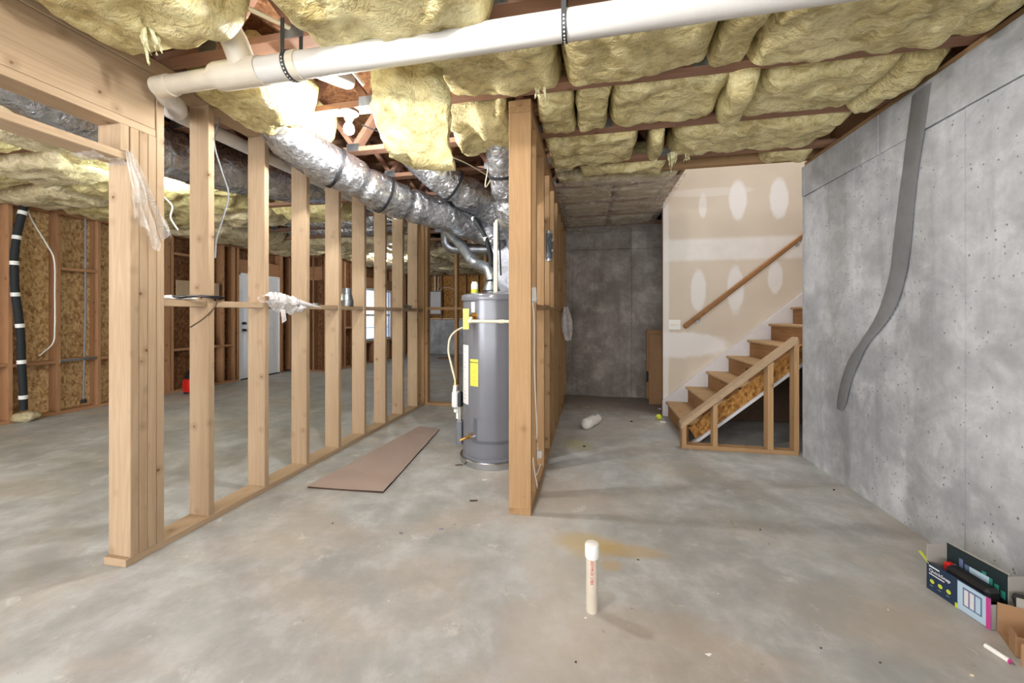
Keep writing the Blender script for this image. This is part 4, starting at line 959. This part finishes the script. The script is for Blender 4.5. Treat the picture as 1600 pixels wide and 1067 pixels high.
a, b = Vector((1.10, 4.955, 1.09)), Vector((3.2, 4.955, 1.09 + 2.1 * .83)); d = (b - a).normalized()
mb = MB(); mb.bar(a, b, .04, .055, bev=.012); mb.build('rail', M['rail'], hr)
for s_ in (.23, 1.62):
    q = a + d * s_; mb = MB(); mb.tube([q + Vector((0, 0, -.02)), q + Vector((0, .02, -.06)), q + Vector((0, .075, -.07))], .006, 8, 4); mb.lathe([(.022, 0), (.022, .006), (.001, .006)], (0, 0, 0), 14, Matrix.Translation(q + Vector((0, .084, -.07))) @ Matrix.Rotation(R(90), 4, 'X')); mb.build('bracket', M['chrome'], hr)
sw = thing('switch_plate', 'white three-gang switch plate on the drywall by the handrail', 'switch', (1.013, 5.03, 1.118))
mb = MB(); mb.box(.945, 1.082, 5.034, 5.04, 1.06, 1.18, .003); mb.build('plate', M['white'], sw)
for x in (.98, 1.013, 1.046): mb = MB(); mb.box(x - .005, x + .005, 5.024, 5.035, 1.108, 1.13, .002); mb.build('toggle', M['pvc_cream'], sw)
# ================================================================== FLOOR ITEMS
def flatpoly(poly, z0, z1, name, mat, label, cat, sub=None):
    mb = MB(); mb.prism(poly, 2, z0, z1); c = Vector((sum(p[0] for p in poly) / len(poly), sum(p[1] for p in poly) / len(poly), 0)); return tag(mb.build(name, mat, loc=c), label, cat)
mat_ = thing('carpet_runner', 'tan carpet remnant strip lying beside the pale partition', 'carpet', (-1.75, 3.1, 0))
mb = MB()
def mf(a, b):
    L0 = Vector((-1.99, 2.425)).lerp(Vector((-1.845, 3.98)), b); R0 = Vector((-1.405, 2.455)).lerp(Vector((-1.585, 3.93)), b)
    if b < .1: L0.x -= 0; 
    x = L0.x + (R0.x - L0.x) * a; y = L0.y + (R0.y - L0.y) * a; 
    x += .008 * nz((x * 3, y * 4, 0)) * (1 if a in (0, 1) else 0)
    return (x, y, .015 + .004 * nz((x * 3, y * 3, 2)) + .003 * math.exp(-((b - .08) / .02) ** 2))
mb.grid(mf, 24, 60); mb.build('pile', M['carpet'], mat_)
mb = MB(); mb.prism([(-1.985, 2.43), (-1.41, 2.46), (-1.59, 3.925), (-1.84, 3.975)], 2, .0005, .008); mb.build('backing', M['bin'], mat_)
pvs = thing('pipe_stub', 'short capped white pvc pipe standing up from the floor', 'pipe', (.008, 1.66, 0))
mb = MB(); mb.lathe([(.0242, 0), (.0242, .24), (.001, .24)], (.008, 1.66, 0), 28); mb.build('pipe', M['pvc_dirty'], pvs)
mb = MB(); mb.lathe([(.0285, .226), (.0295, .228), (.0295, .274), (.027, .281), (.02, .284), (.001, .285)], (.008, 1.66, 0), 28); mb.build('cap', M['white'], pvs)
text('ASTM-D 1785', .017, M['redink'], pvs, (.0015, 1.6355, .222), (R(90), R(90), R(-3)), ext=.0004)
# plastic bag / ice sleeve on floor
pb0, pb1 = Vector((-.06, 4.25, .055)), Vector((.10, 4.60, .05))
bg = thing('plastic_bag', 'rolled white plastic bag with blue print lying in the corridor', 'bag', (0, 4.42, 0))
mb = MB(); mb.tube([pb0 + (pb1 - pb0) * t_ for t_ in (0, .04, .12, .3, .5, .7, .86, .95, 1)], lambda s_: .06 * max(.25, math.sqrt(max(.05, 1 - abs(s_ / .385 * 2 - 1) ** 7))) * (1.05 - .5 * s_), 28, 4, fn=lambda q, s_, a_: .006 * fbm(q, 20, 3)); mb.build('bag_body', M['white'], bg)
text('CE', .045, M['blueink'], bg, (.058, 4.445, .085), (R(38), R(-6), R(64)), ext=.006)
tb = thing('tennis_ball', 'bright yellow-green tennis ball at the foot of the stairs', 'ball', (.80, 4.84, 0))
mb = MB(); mb.lathe([(.001, 0)] + [(.033 * math.sin(math.pi * k / 12), .033 - .033 * math.cos(math.pi * k / 12)) for k in range(1, 12)] + [(.001, .066)], (.80, 4.84, 0), 24); mb.build('ball', M['greenball'], tb)
mb = MB(); mb.tube([(.80 + .0335 * math.cos(a_) * math.cos(.5 * math.sin(2 * a_)), 4.84 + .0335 * math.sin(a_) * math.cos(.5 * math.sin(2 * a_)), .033 + .0335 * math.sin(.5 * math.sin(2 * a_))) for a_ in [k * math.pi / 20 for k in range(41)]], .0012, 6, 1); mb.build('seam', M['paper'], tb)
# leaning cardboard
cb = thing('cardboard_sheet', 'tall brown flattened cardboard boxes leaning at the corridor end', 'cardboard', (.87, 5.75, 0))
mb = MB(); mb.box(.80, 1.01, 5.64, 5.665, .0, .97, .004); mb.build('front_sheet', M['cardboard'], cb)
mb = MB(); mb.box(.78, 1.02, 5.70, 5.76, .06, 1.03, .004); mb.build('rear_sheet', M['cardboard'], cb)
mb = MB(); mb.box(.83, .995, 5.634, 5.64, .5, .58, .001); mb.box(.80, 1.0, 5.636, 5.64, .60, .604, .001); mb.build('fold_flap', M['cardboard'], cb)
mb = MB(); mb.box(.775, .80, 5.69, 5.70, .30, .45, .001); mb.build('hand_hole', M['ink'], cb)
# ---- colourful carton by the right wall (local frame: u along, v to the wall)
co = Vector((1.500, 2.10, 0)); ux = Vector((.184, -.983, 0)); vx = Vector((.983, .184, 0))
CM = Matrix((ux, vx, Vector((0, 0, 1)))).transposed().to_4x4(); CM.translation = co
ct = thing('product_carton', 'open navy and white printed carton by the concrete wall', 'box', tuple(co))
def cpart(name, boxes, mat, par=ct, label=None):
    mb = MB()
    for b_ in boxes: mb.box(*b_[:6], b_[6] if len(b_) > 6 else .0008, mat=CM)
    o = mb.build(name, mat, par)
    if label: o['label'] = label
    return o
fp = cpart('front_panel', [(0, .24, 0, .003, 0, .125)], M['navy'])
cpart('picture_print', [(.125, .24, -.0006, 0, .002, .12, .0002)], M['paleblue'], fp); cpart('picture_print', [(.145, .212, -.0010, -.0005, .028, .105, .0002)], M['bluegrey'], fp); cpart('picture_print', [(.150 + .02 * k, .165 + .02 * k, -.0016, -.0011, .034, .098, .0002) for k in range(1)], M['skirt'], fp); cpart('picture_print', [(.17, .185, -.0016, -.0011, .034, .098, .0002)], M['skirt'], fp); cpart('picture_print', [(.19, .207, -.0016, -.0011, .034, .098, .0002)], M['paleblue'], fp); cpart('picture_print', [(.225, .24, -.0013, -.0005, .0, .123, .0002)], M['magenta'], fp); cpart('picture_print', [(.116, .126, -.0013, -.0005, .0, .02, .0002)], M['lime'], fp)
cpart('base_panel', [(0, .24, 0, .09, 0, .003)], M['card_in']); cpart('side_panel', [(0, .003, 0, .09, 0, .20)], M['card_in']); cpart('side_panel', [(.237, .24, 0, .09, 0, .10)], M['card_in'])
rp_ = cpart('rear_panel', [(0, .22, .09, .094, 0, .205)], M['darkprint'])
cpart('lid_flap', [(0, .22, .094, .098, 0, .21)], M['card_in']); cpart('lid_flap', [(.22, .223, .09, .15, .08, .2)], M['card_in'])
for k in range(9): cpart('picture_print', [(.03 + .021 * k, .045 + .021 * k, .0892, .0900, .09 + .03 * ((k * 5) % 3) / 3, .13 + .05 * ((k * 7) % 4) / 4, .0002)], M['teal' if k > 3 else 'bluegrey'], rp_)
cpart('picture_print', [(.09, .16, .0885, .0893, .10, .155, .0002)], M['paleblue'], rp_)
rotm = math.atan2(ux.y, ux.x)
def ctext(b_, u, z, s_, m_): return text(b_, s_, m_, fp, co + ux * u + vx * -.0008 + Vector((0, 0, z)), (R(90), 0, rotm), ext=.0003)
cpart('small_print', [(.012, .055, -.0009, -.0001, .106, .112, .0002)], M['paper'], fp); ctext('QuickSnap', .012, .085, .020, M['paper']); cpart('small_print', [(.012, .075, -.0009, -.0001, .073, .077, .0002)], M['paper'], fp)
for k in range(3):
    mb = MB(); p_ = co + ux * (.026 + .033 * k) + vx * -.001 + Vector((0, 0, .045)); mb.lathe([(.009, 0), (.009, .0006)], (0, 0, 0), 16, Matrix.Translation(p_) @ Matrix.Rotation(rotm, 4, 'Z') @ Matrix.Rotation(R(90), 4, 'X')); mb.build('badge_print', M['lime'], fp); ctext('----', .016 + .033 * k, .022, .010, M['paper'])
bk = thing('battery_pack', 'shiny black battery pack lying in the navy carton', 'battery', tuple(co + ux * .12 + vx * .05 + Vector((0, 0, .09))))
mb = MB(); mb.box(.055, .215, .012, .072, .092, .15, .012, CM @ Matrix.Rotation(R(2), 4, 'Y')); mb.build('body', M['black'], bk)
mb = MB(); mb.box(.035, .06, .03, .06, .11, .15, .006, CM @ Matrix.Rotation(R(2), 4, 'Y')); mb.build('red_terminal', M['red'], bk)
mb = MB(); mb.bar(co + ux * -.03 + vx * .0 + Vector((0, 0, .15)), co + ux * .01 + vx * .005 + Vector((0, 0, .115)), .015, .002); tag(mb.build('paint_brush', M['lime'], loc=tuple(co)), 'yellow and black stick poking from the carton corner', 'stick')
mb = MB(); mb.box(-.012, -.004, .03, .06, 0, .14, .006, CM); tag(mb.build('tool_handle', M['bin'], loc=tuple(co)), 'dark brown strip standing behind the navy carton', 'handle')
# brown open box
bb = thing('cardboard_box', 'open brown cardboard box in the right corner', 'box', (1.62, 1.78, 0))
BM = Matrix.Translation((1.512, 1.735, 0)) @ Matrix.Rotation(R(-22), 4, 'Z')
def bpart(name, bx, mat='cardboard'):
    mb = MB(); mb.box(*bx, .001, BM); return mb.build(name, M[mat], bb)
bpart('base_panel', (0, .26, -.0, .14, 0, .003)); bpart('wall_panel', (0, .26, .137, .14, 0, .115)); bpart('wall_panel', (.257, .26, 0, .14, 0, .10)); bpart('wall_panel', (0, .26, -.0, .003, 0, .075)); bpart('wall_panel', (-.001, .002, -.0, .05, 0, .085))
bpart('open_flap', (-.004, .10, -.045, -.042, 0, .08)); bpart('open_flap', (.05, .22, .142, .145, .06, .15), 'card_in')
sb = thing('small_box', 'small black box with a white edge leaning on the brown box', 'box', (1.66, 1.88, .1))
mb = MB(); mb.box(0, .13, 0, .035, 0, .05, .003, Matrix.Translation((1.62, 1.86, .095)) @ Matrix.Rotation(R(-50), 4, 'Z') @ Matrix.Rotation(R(-14), 4, 'Y')); mb.build('body', M['black'], sb)
mb = MB(); mb.box(.01, .12, -.001, .0005, .008, .03, .0002, Matrix.Translation((1.62, 1.86, .095)) @ Matrix.Rotation(R(-50), 4, 'Z') @ Matrix.Rotation(R(-14), 4, 'Y')); mb.build('white_label', M['paper'], sb)
mk = thing('marker_pen', 'white marker pen with a pink end on the floor', 'pen', (1.455, 1.73, 0))
mb = MB(); mb.tube([(1.443, 1.762, .009), (1.462, 1.70, .009)], .0085, 14, 1); mb.build('barrel', M['white'], mk)
mb = MB(); mb.tube([(1.462, 1.70, .009), (1.463, 1.697, .009)], .0088, 14, 1); mb.build('pink_end', M['magenta'], mk)
mb = MB(); mb.tube([(1.463, 1.697, .009), (1.466, 1.686, .008)], .003, 8, 1); mb.build('tip', M['chrome'], mk)
# scattered scraps
def scrap(x, y, L, w, ang, h, mat, lab, seed=0, cat='debris', name='debris_scrap'):
    mb = MB(); n = 9; poly = []
    for k in range(n):
        a_ = 2 * math.pi * k / n; r_ = .8 + .9 * nz((k * 1.7, seed + .37, .3)); q = Matrix.Rotation(R(ang), 2) @ Vector((math.cos(a_) * L / 2 * r_, math.sin(a_) * w / 2 * r_)); poly.append((x + q.x, y + q.y))
    mb.prism(poly, 2, .0005, h); return tag(mb.build(name, M[mat], loc=(x, y, 0)), lab, cat)
import types
SCR = [((740, 783), .07, .02, 20, .006, 'bin', 'curled brown scrap on the floor in front of the heater'), ((717, 727), .06, .03, 10, .006, 'bin', 'brown flake beside the heater base ring'), ((757, 750), .05, .015, 30, .004, 'paper', 'white paper shred in front of the heater'),
       ((627, 834), .03, .007, 0, .006, 'chrome', 'shiny short nail on the floor left of centre'), ((690, 827), .035, .004, 15, .003, 'blueink', 'blue wire scrap on the floor left of centre'), ((1107, 1023), .022, .012, 10, .003, 'paper', 'white chip on the floor at bottom centre right'),
       ((1388, 953), .008, .006, 0, .003, 'paper', 'small white crumb left of the navy carton'), ((1122, 928), .006, .006, 0, .003, 'paper', 'tiny white crumb on the open floor'), ((1376, 1036), .008, .006, 0, .004, 'bin', 'dark crumb at bottom right'), ((1283, 1013), .009, .006, 30, .003, 'bin', 'dark fleck pair on the floor at lower right'),
       ((1518, 1056), .016, .008, 20, .005, 'pvc_cream', 'cream plastic plug on the floor below the marker pen'), ((1303, 766), .014, .01, 0, .008, 'ink', 'black pebble on the floor before the stair frame'), ((997, 875), .014, .009, 0, .004, 'bin', 'dark speck behind the capped pipe'), ((915, 966), .012, .01, 0, .003, 'paper', 'white crumb at the foot of the capped pipe'),
       ((1188, 828), .012, .008, 0, .004, 'bin', 'brown speck midway to the concrete wall'), ((913, 698), .03, .02, 0, .008, 'ink', 'black scrap in the corridor near the white bag'), ((987, 659), .03, .02, 0, .01, 'ink', 'small black lump in the middle of the corridor'), ((1036, 660), .07, .03, 0, .012, 'paper', 'torn white scrap under the tennis ball'),
       ((1031, 639), .08, .04, 0, .006, 'paper', 'white card scrap behind the tennis ball'), ((900, 615), .06, .03, 0, .008, 'pvc_cream', 'pale scrap at the far end of the corridor'), ((520, 818), .01, .008, 0, .004, 'bin', 'dark crumb left of the carpet end'), ((1028, 655), .03, .02, 0, .004, 'bin', 'brown crumb beside the tennis ball'), ((900, 1035), .01, .007, 0, .004, 'ink', 'dark crumb below the capped pipe'),
       ((607, 940), .008, .006, 0, .003, 'paper', 'pale crumb in the left foreground')]
cc, ss = math.cos(PSI), math.sin(PSI)
for k, (px, L, w_, an, h_, m_, lab) in enumerate(SCR):
    a_ = (px[0] - 800) / F; D = H * F / (px[1] - 492); x = (a_ * cc - ss) * D; y = (a_ * ss + cc) * D
    scrap(x, y, L, w_, an, h_, m_, lab, k)
scrap(-4.05, 10.5, .5, 1.2, 8, .012, 'cardboard', 'tan cardboard sheet flat on the far floor', 77, 'cardboard', 'cardboard_sheet')
# ================================================================== ITEMS ON THE PARTITIONS
cw = thing('cable_coil', 'black cable bundle resting on the fire blocking, its tail hanging down', 'cable', (XA - .05, 1.87, 1.33))
mb = MB()
for k in range(7):
    o_ = .008 * k; mb.tube([(XA - .03 + .02 * math.sin(k), 1.75 - .01 * k, 1.332 + .002 * k), (XA + .01, 1.84, 1.345 + .004 * (k % 3)), (XA + .008, 1.97 + .01 * (k % 3), 1.335 + .003 * k), (XA - .03, 2.0, 1.345), (XA - .05, 1.9, 1.34 + .003 * k)], .0035, 6, 8)
mb.build('coil', M['black'], cw)
mb = MB(); mb.tube([(XA + .012, 1.95, 1.335), (XA + .02, 1.93, 1.29), (XA + .02, 1.86, 1.22), (XA + .01, 1.79, 1.17)], .004, 8, 8); mb.build('tail', M['bin'], cw)
rg = thing('rag', 'crumpled white rag on the first fire blocking', 'rag', (XA - .05, 1.72, 1.326))
mb = MB(); mb.tube([(XA - .04, 1.67, 1.334), (XA - .03, 1.71, 1.338), (XA - .035, 1.78, 1.336), (XA - .03, 1.86, 1.332)], .009, 14, 8, fn=lambda q, s_, a_: .008 * fbm(q, 40, 3)); mb.build('cloth', M['paper'], rg)
# crumpled printed plastic on blocking
pg = thing('plastic_wrap', 'crumpled translucent white plastic wrapper draped over the fire blocking', 'plastic wrap', (XA, 2.5, 1.33))
mb = MB()
def wrapf(a, b):
    y = 2.30 + .36 * a; t_ = b - .5
    w0 = .09 * math.sin(math.pi * min(1, max(0.02, a))) ** .5 + .015
    x = XA + .0 + .05 * math.cos(b * 6.283) + .02 * nz((a * 5, b * 5, 0)); z = 1.352 - .05 * a + w0 * .62 * math.sin(b * 6.283) + .03 * nz((a * 6, b * 6, 4)) + .015 * nz((a * 19, b * 15, 4))
    return (x, y, z)
mb.grid(wrapf, 60, 60, smooth=False); mb.build('crumpled_body', M['bag'], pg)
mb = MB(); mb.grid(lambda a, b: (XA + .03 + .02 * b, 2.42 + .02 * b + .015 * a, 1.28 - .10 * a * (1 - .2 * b)), 10, 4); mb.build('hanging_tail', M['bag'], pg)
cn = thing('paper_cone', 'pointed pale grey cone beside the plastic wrapper', 'cone', (XA, 2.65, 1.33))
mb = MB(); mb.tube([(XA + .02, 2.60, 1.335), (XA + .05, 2.72, 1.315), (XA + .07, 2.80, 1.30)], lambda s_: max(.002, .028 * (1 - s_ / .22)), 12, 5); mb.build('cone', M['skirt'], cn)
dk = thing('metal_disc', 'thin round metal disc lying on the fire blocking', 'disc', (XA - .05, 2.85, 1.326))
mb = MB(); mb.lathe([(.05, 0), (.05, .012), (.001, .012)], (XA - .05, 2.87, 1.326), 24); mb.build('disc', M['chrome'], dk)
mc = thing('metal_reducer', 'galvanized metal cone reducer standing on the fire blocking', 'duct reducer', (XA - .06, 3.33, 1.326))
mb = MB(); mb.lathe([(.062, 0), (.062, .05), (.060, .052), (.048, .11), (.042, .112), (.042, .17), (.040, .17), (.040, .11)], (XA - .06, 3.33, 1.326), 28); mb.build('reducer', M['steel'], mc)
mb = MB(); mb.lathe([(.0635, .048), (.0635, .053)], (XA - .06, 3.33, 1.326), 28); mb.lathe([(.0445, .108), (.0445, .113)], (XA - .06, 3.33, 1.326), 28); mb.build('bead', M['steel'], mc)
fo = thing('foil_scrap', 'crushed foil scrap on the far fire blocking', 'foil', (XA, 4.5, 1.326))
mb = MB(); mb.tube([(XA - .05, 4.38, 1.34), (XA - .02, 4.46, 1.35), (XA + .01, 4.54, 1.335)], .02, 12, 6, fn=lambda q, s_, a_: .012 * fbm(q, 45, 2)); mb.build('foil', M['foil'], fo)
cab = thing('cable', 'grey cable looping down behind the second stud', 'cable', (XA - .16, 2.1, 2.4))
mb = MB(); mb.tube([(XA - .02, 1.97, 2.53), (XA - .1, 2.06, 2.48), (XA - .16, 2.08, 2.36), (XA - .17, 2.14, 2.2), (XA - .18, 2.20, 2.06), (XA - .20, 2.18, 1.9), (XA - .22, 2.15, 1.75), (XA - .22, 2.14, 1.62)], .005, 8, 8); mb.build('cable_run', M['grey'], cab)
# plastic hanging on the post
pf = thing('plastic_film', 'clear torn plastic film hanging from the door head on the pale post', 'plastic film', (XA, 1.5, 2.05))
mb = MB()
def pff(a, b):
    y = 1.475 + (.03 + .16 * b) * (a) + .035 * b; x = XA + .012 + .02 * math.sin(a * 22 + 2 * b) * (.3 + b) + .015 * nz((a * 5, b * 4, 1))
    z = 2.045 - .46 * b * (1 - .35 * abs(a - .55) * 1.6) + .05 * nz((a * 7, 1, 3)) * b
    return (x, y, z)
mb.grid(pff, 60, 50); mb.build('film_tail', M['film'], pf)
mb = MB()
def pf2(a, b): return (XA + .004 - .15 * a, 1.36 + .16 * b, 1.995 - .012 * math.sin(b * 7) - .02 * b * (1 - a) + .012 * nz((a * 8, b * 8, 0)))
mb.grid(pf2, 20, 30); mb.build('film_wrap', M['film'], pf)
mb = MB(); mb.tube([(XA + .03, 1.64, 1.86), (XA + .04, 1.67, 1.82), (XA + .03, 1.67, 1.76), (XA + .04, 1.70, 1.70)], .004, 6, 6); mb.build('film_strand', M['white'], pf)
# items on the orange partition
ob = thing('outlet_box', 'white outlet and plug on the inner face of the orange partition', 'outlet', (XB - .02, 2.65, .3))
mb = MB(); mb.box(XB - .045, XB + .004, 2.638, 2.65, .24, .36, .003); mb.build('plate', M['white'], ob)
mb = MB(); mb.box(XB - .02, XB + .03, 2.65, 2.70, .25, .30, .006); mb.build('plug', M['white'], ob)
wr_ = thing('cable', 'white cable running down inside the orange partition to the outlet', 'cable', (XB - .01, 2.56, 1.33))
mb = MB(); mb.tube([(XB - .02, 2.56, 1.34), (XB - .01, 2.57, 1.2), (XB - .01, 2.58, .9), (XB + .0, 2.575, .65), (XB + .006, 2.59, .45), (XB - .01, 2.62, .36), (XB - .02, 2.6, .25), (XB + .004, 2.6, .1), (XB, 2.64, .05)], .004, 8, 8); mb.build('cable_run', M['white'], wr_)
mb = MB(); mb.tube([(XB + .002, 2.6, .16), (XB + .01, 2.68, .17), (XB + .01, 2.76, .17)], .005, 8, 6); mb.build('cable_end', M['white'], wr_)
wn_ = thing('wire_nut_cover', 'small white triangular plastic cover on the orange partition blocking', 'cover', (XB - .01, 2.55, 1.33))
mb = MB(); mb.prism([(2.50, 1.33), (2.585, 1.32), (2.50, 1.42)], 0, XB - .02, XB + .012); mb.build('cover', M['white'], wn_)
gb = thing('junction_box', 'oval grey metal junction box on an orange partition stud', 'junction box', (XB, 3.3, 1.85))
mb = MB(); mb.tube([(XB + .0, 3.44, 1.74), (XB + .0, 3.44, 1.96)], .032, 16, 1); mb.build('housing', M['heater_dk'], gb)
mb = MB(); mb.tube([(XB, 3.44, 1.96), (XB, 3.44, 1.985)], .024, 16, 1); mb.tube([(XB, 3.44, 1.715), (XB, 3.44, 1.74)], .024, 16, 1); mb.box(XB - .006, XB + .036, 3.42, 3.46, 1.80, 1.82, .002); mb.box(XB - .006, XB + .036, 3.42, 3.46, 1.89, 1.91, .002); mb.build('end_caps', M['steel'], gb)
mb = MB(); mb.tube([(XB + .02, 3.40, 1.93), (XB + .03, 3.25, 1.90), (XB + .02, 3.12, 1.84), (XB + .02, 3.25, 1.80), (XB + .02, 3.4, 1.78)], .0025, 6, 8); mb.build('loose_wire', M['ink'], gb)
pb2 = thing('plastic_bag', 'clear plastic bag hanging from the far end of the orange partition', 'bag', (XB + .03, 5.2, 1.3))
mb = MB()
def pb2f(a, b):
    an = a * 6.283; r_ = .6 * (.035 + .05 * math.sin(math.pi * b) + .02 * b) * (1 + .3 * math.sin(an * 5)) 
    return (XB + .05 + r_ * math.cos(an) + .03 * b, 5.0 + r_ * 1.6 * math.sin(an), 1.34 - .42 * b + .02 * nz((a * 6, b * 6, 0)))
mb.grid(pb2f, 50, 30, smooth=True); mb.build('bag_body', M['bag'], pb2)
# ================================================================== LEFT WALL ITEMS
ls = thing('insulated_line', 'thick black insulated line with white tape bands on the osb wall', 'pipe', (-6.43, 3.25, 0))
LP = [(-6.42, 3.29, 2.56), (-6.42, 3.25, 2.35), (-6.42, 3.215, 2.1), (-6.42, 3.20, 1.9), (-6.42, 3.20, 1.7), (-6.42, 3.205, 1.5), (-6.42, 3.235, 1.2), (-6.42, 3.25, 1.0), (-6.41, 3.25, .7), (-6.41, 3.262, .4), (-6.42, 3.27, .14)]
mb = MB(); mb.tube(LP, .034, 16, 8, fn=lambda q, s_, a_: .003 * fbm(q, 12, 2)); mb.build('sleeve', M['blackfoam'], ls)
CPn = catmull(LP, 20)
for z in (2.42, 2.12, 1.83, 1.48, 1.12, .70, .29):
    i = min(range(len(CPn) - 1), key=lambda k: abs(CPn[k].z - z)); d = (CPn[i + 1] - CPn[i]).normalized(); mb = MB(); mb.tube([CPn[i] - d * .022, CPn[i] + d * .022], .0375, 16, 1); mb.build('tape_band', M['white'], ls)
fm = thing('foam_blob', 'hardened yellow spray foam blob at the foot of the black line', 'spray foam', (-6.44, 3.27, .05))
mb = MB(); mb.lathe([(.001, -.06)] + [(.11 * math.sin(math.pi * k / 14), -.06 * math.cos(math.pi * k / 14)) for k in range(1, 14)] + [(.001, .06)], (0, 0, 0), 24, Matrix.Translation((-6.43, 3.29, .06)) @ Matrix.Scale(1, 4))
mb.v = [tuple(Vector(p) + Vector((p[0] + 6.43, p[1] - 3.29, p[2] - .06)).normalized() * .02 * fbm(p, 14, 3)) for p in mb.v]; mb.build('foam', M['ins_pale'], fm)
wt = thing('cable', 'thin white cable curving down the osb wall', 'cable', (-6.44, 3.5, 2.5))
mb = MB(); mb.tube([(-6.44, 3.30, 2.52), (-6.46, 3.36, 2.36), (-6.45, 3.49, 2.08), (-6.44, 3.545, 1.9), (-6.44, 3.55, 1.5), (-6.44, 3.55, 1.1), (-6.45, 3.54, .9), (-6.46, 3.45, .78), (-6.47, 3.42, .75)], .007, 8, 8); mb.build('cable_run', M['white'], wt)
cd = thing('conduit', 'thin grey vertical conduit beside a stud on the osb wall', 'conduit', (-6.47, 3.9, 0))
mb = MB(); mb.tube([(-6.5, 3.88, 2.55), (-6.5, 3.88, 1.3), (-6.5, 3.86, .12)], .011, 10, 1); mb.build('pipe', M['grey'], cd); mb = MB(); mb.lathe([(.03, 0), (.03, .03), (.015, .05), (.001, .05)], (-6.5, 3.86, .09), 12); mb.build('valve', M['ink'], cd)
pb_ = thing('plywood_panel', 'pale plywood strip fixed across the studs left of the white door', 'plywood', (-6.46, 5.5, 1.7))
mb = MB(); mb.box(-6.475, -6.46, 4.99, 5.72, 1.53, 1.80, .002); mb.build('panel', M['pale_z'], pb_)
rv = thing('shop_vacuum', 'red shop vacuum with black top standing on the left room floor', 'vacuum', (-6.15, 5.05, 0))
mb = MB(); mb.lathe([(.12, .03), (.16, .04), (.17, .08), (.17, .2), (.15, .24), (.001, .24)], (-6.15, 5.05, 0), 24); mb.build('drum', M['red'], rv)
mb = MB(); mb.lathe([(.155, .24), (.15, .28), (.12, .34), (.07, .40), (.06, .42), (.001, .42)], (-6.15, 5.05, 0), 24); mb.build('lid', M['black'], rv)
for k in range(4): a_ = R(45 + 90 * k); mb = MB(); mb.lathe([(.02, 0), (.025, .02), (.02, .04), (.001, .04)], (-6.15 + .13 * math.cos(a_), 5.05 + .13 * math.sin(a_), 0), 10); mb.build('caster', M['black'], rv)
cj = thing('container', 'pale translucent bottle on the wall blocking left of the white door', 'bottle', (-6.5, 5.65, .7))
mb = MB(); mb.lathe([(.04, 0), (.045, .01), (.045, .14), (.02, .17), (.02, .19), (.001, .19)], (-6.52, 5.6, .7), 16); mb.build('body', M['skirt'], cj)
ep = thing('electrical_panel', 'grey electrical panel on the far osb wall', 'electrical panel', (-4.85, 11.6, 1.7))
mb = MB(); mb.box(-5.0, -4.62, 11.58, 11.69, 1.25, 2.0, .005); mb.build('box', M['grey'], ep); mb = MB(); mb.box(-4.98, -4.64, 11.57, 11.58, 1.28, 1.97, .003); mb.build('cover', M['skirt'], ep)
mb = MB(); mb.tube([(-4.85, 11.62, 2.0), (-4.85, 11.62, 2.5)], .02, 10, 1); mb.tube([(-4.75, 11.62, 2.0), (-4.75, 11.64, 2.5)], .012, 10, 1); mb.build('conduit', M['white'], ep)
mb = MB(); mb.tube([(-4.7, 11.66, 2.0), (-4.6, 11.66, 2.1), (-4.3, 11.66, 2.08), (-4.1, 11.66, 1.9), (-4.15, 11.66, 1.5)], .008, 8, 8); tag(mb.build('cable', M['white'], loc=(-4.4, 11.66, 2)), 'white cable looping beside the far electrical panel', 'cable')
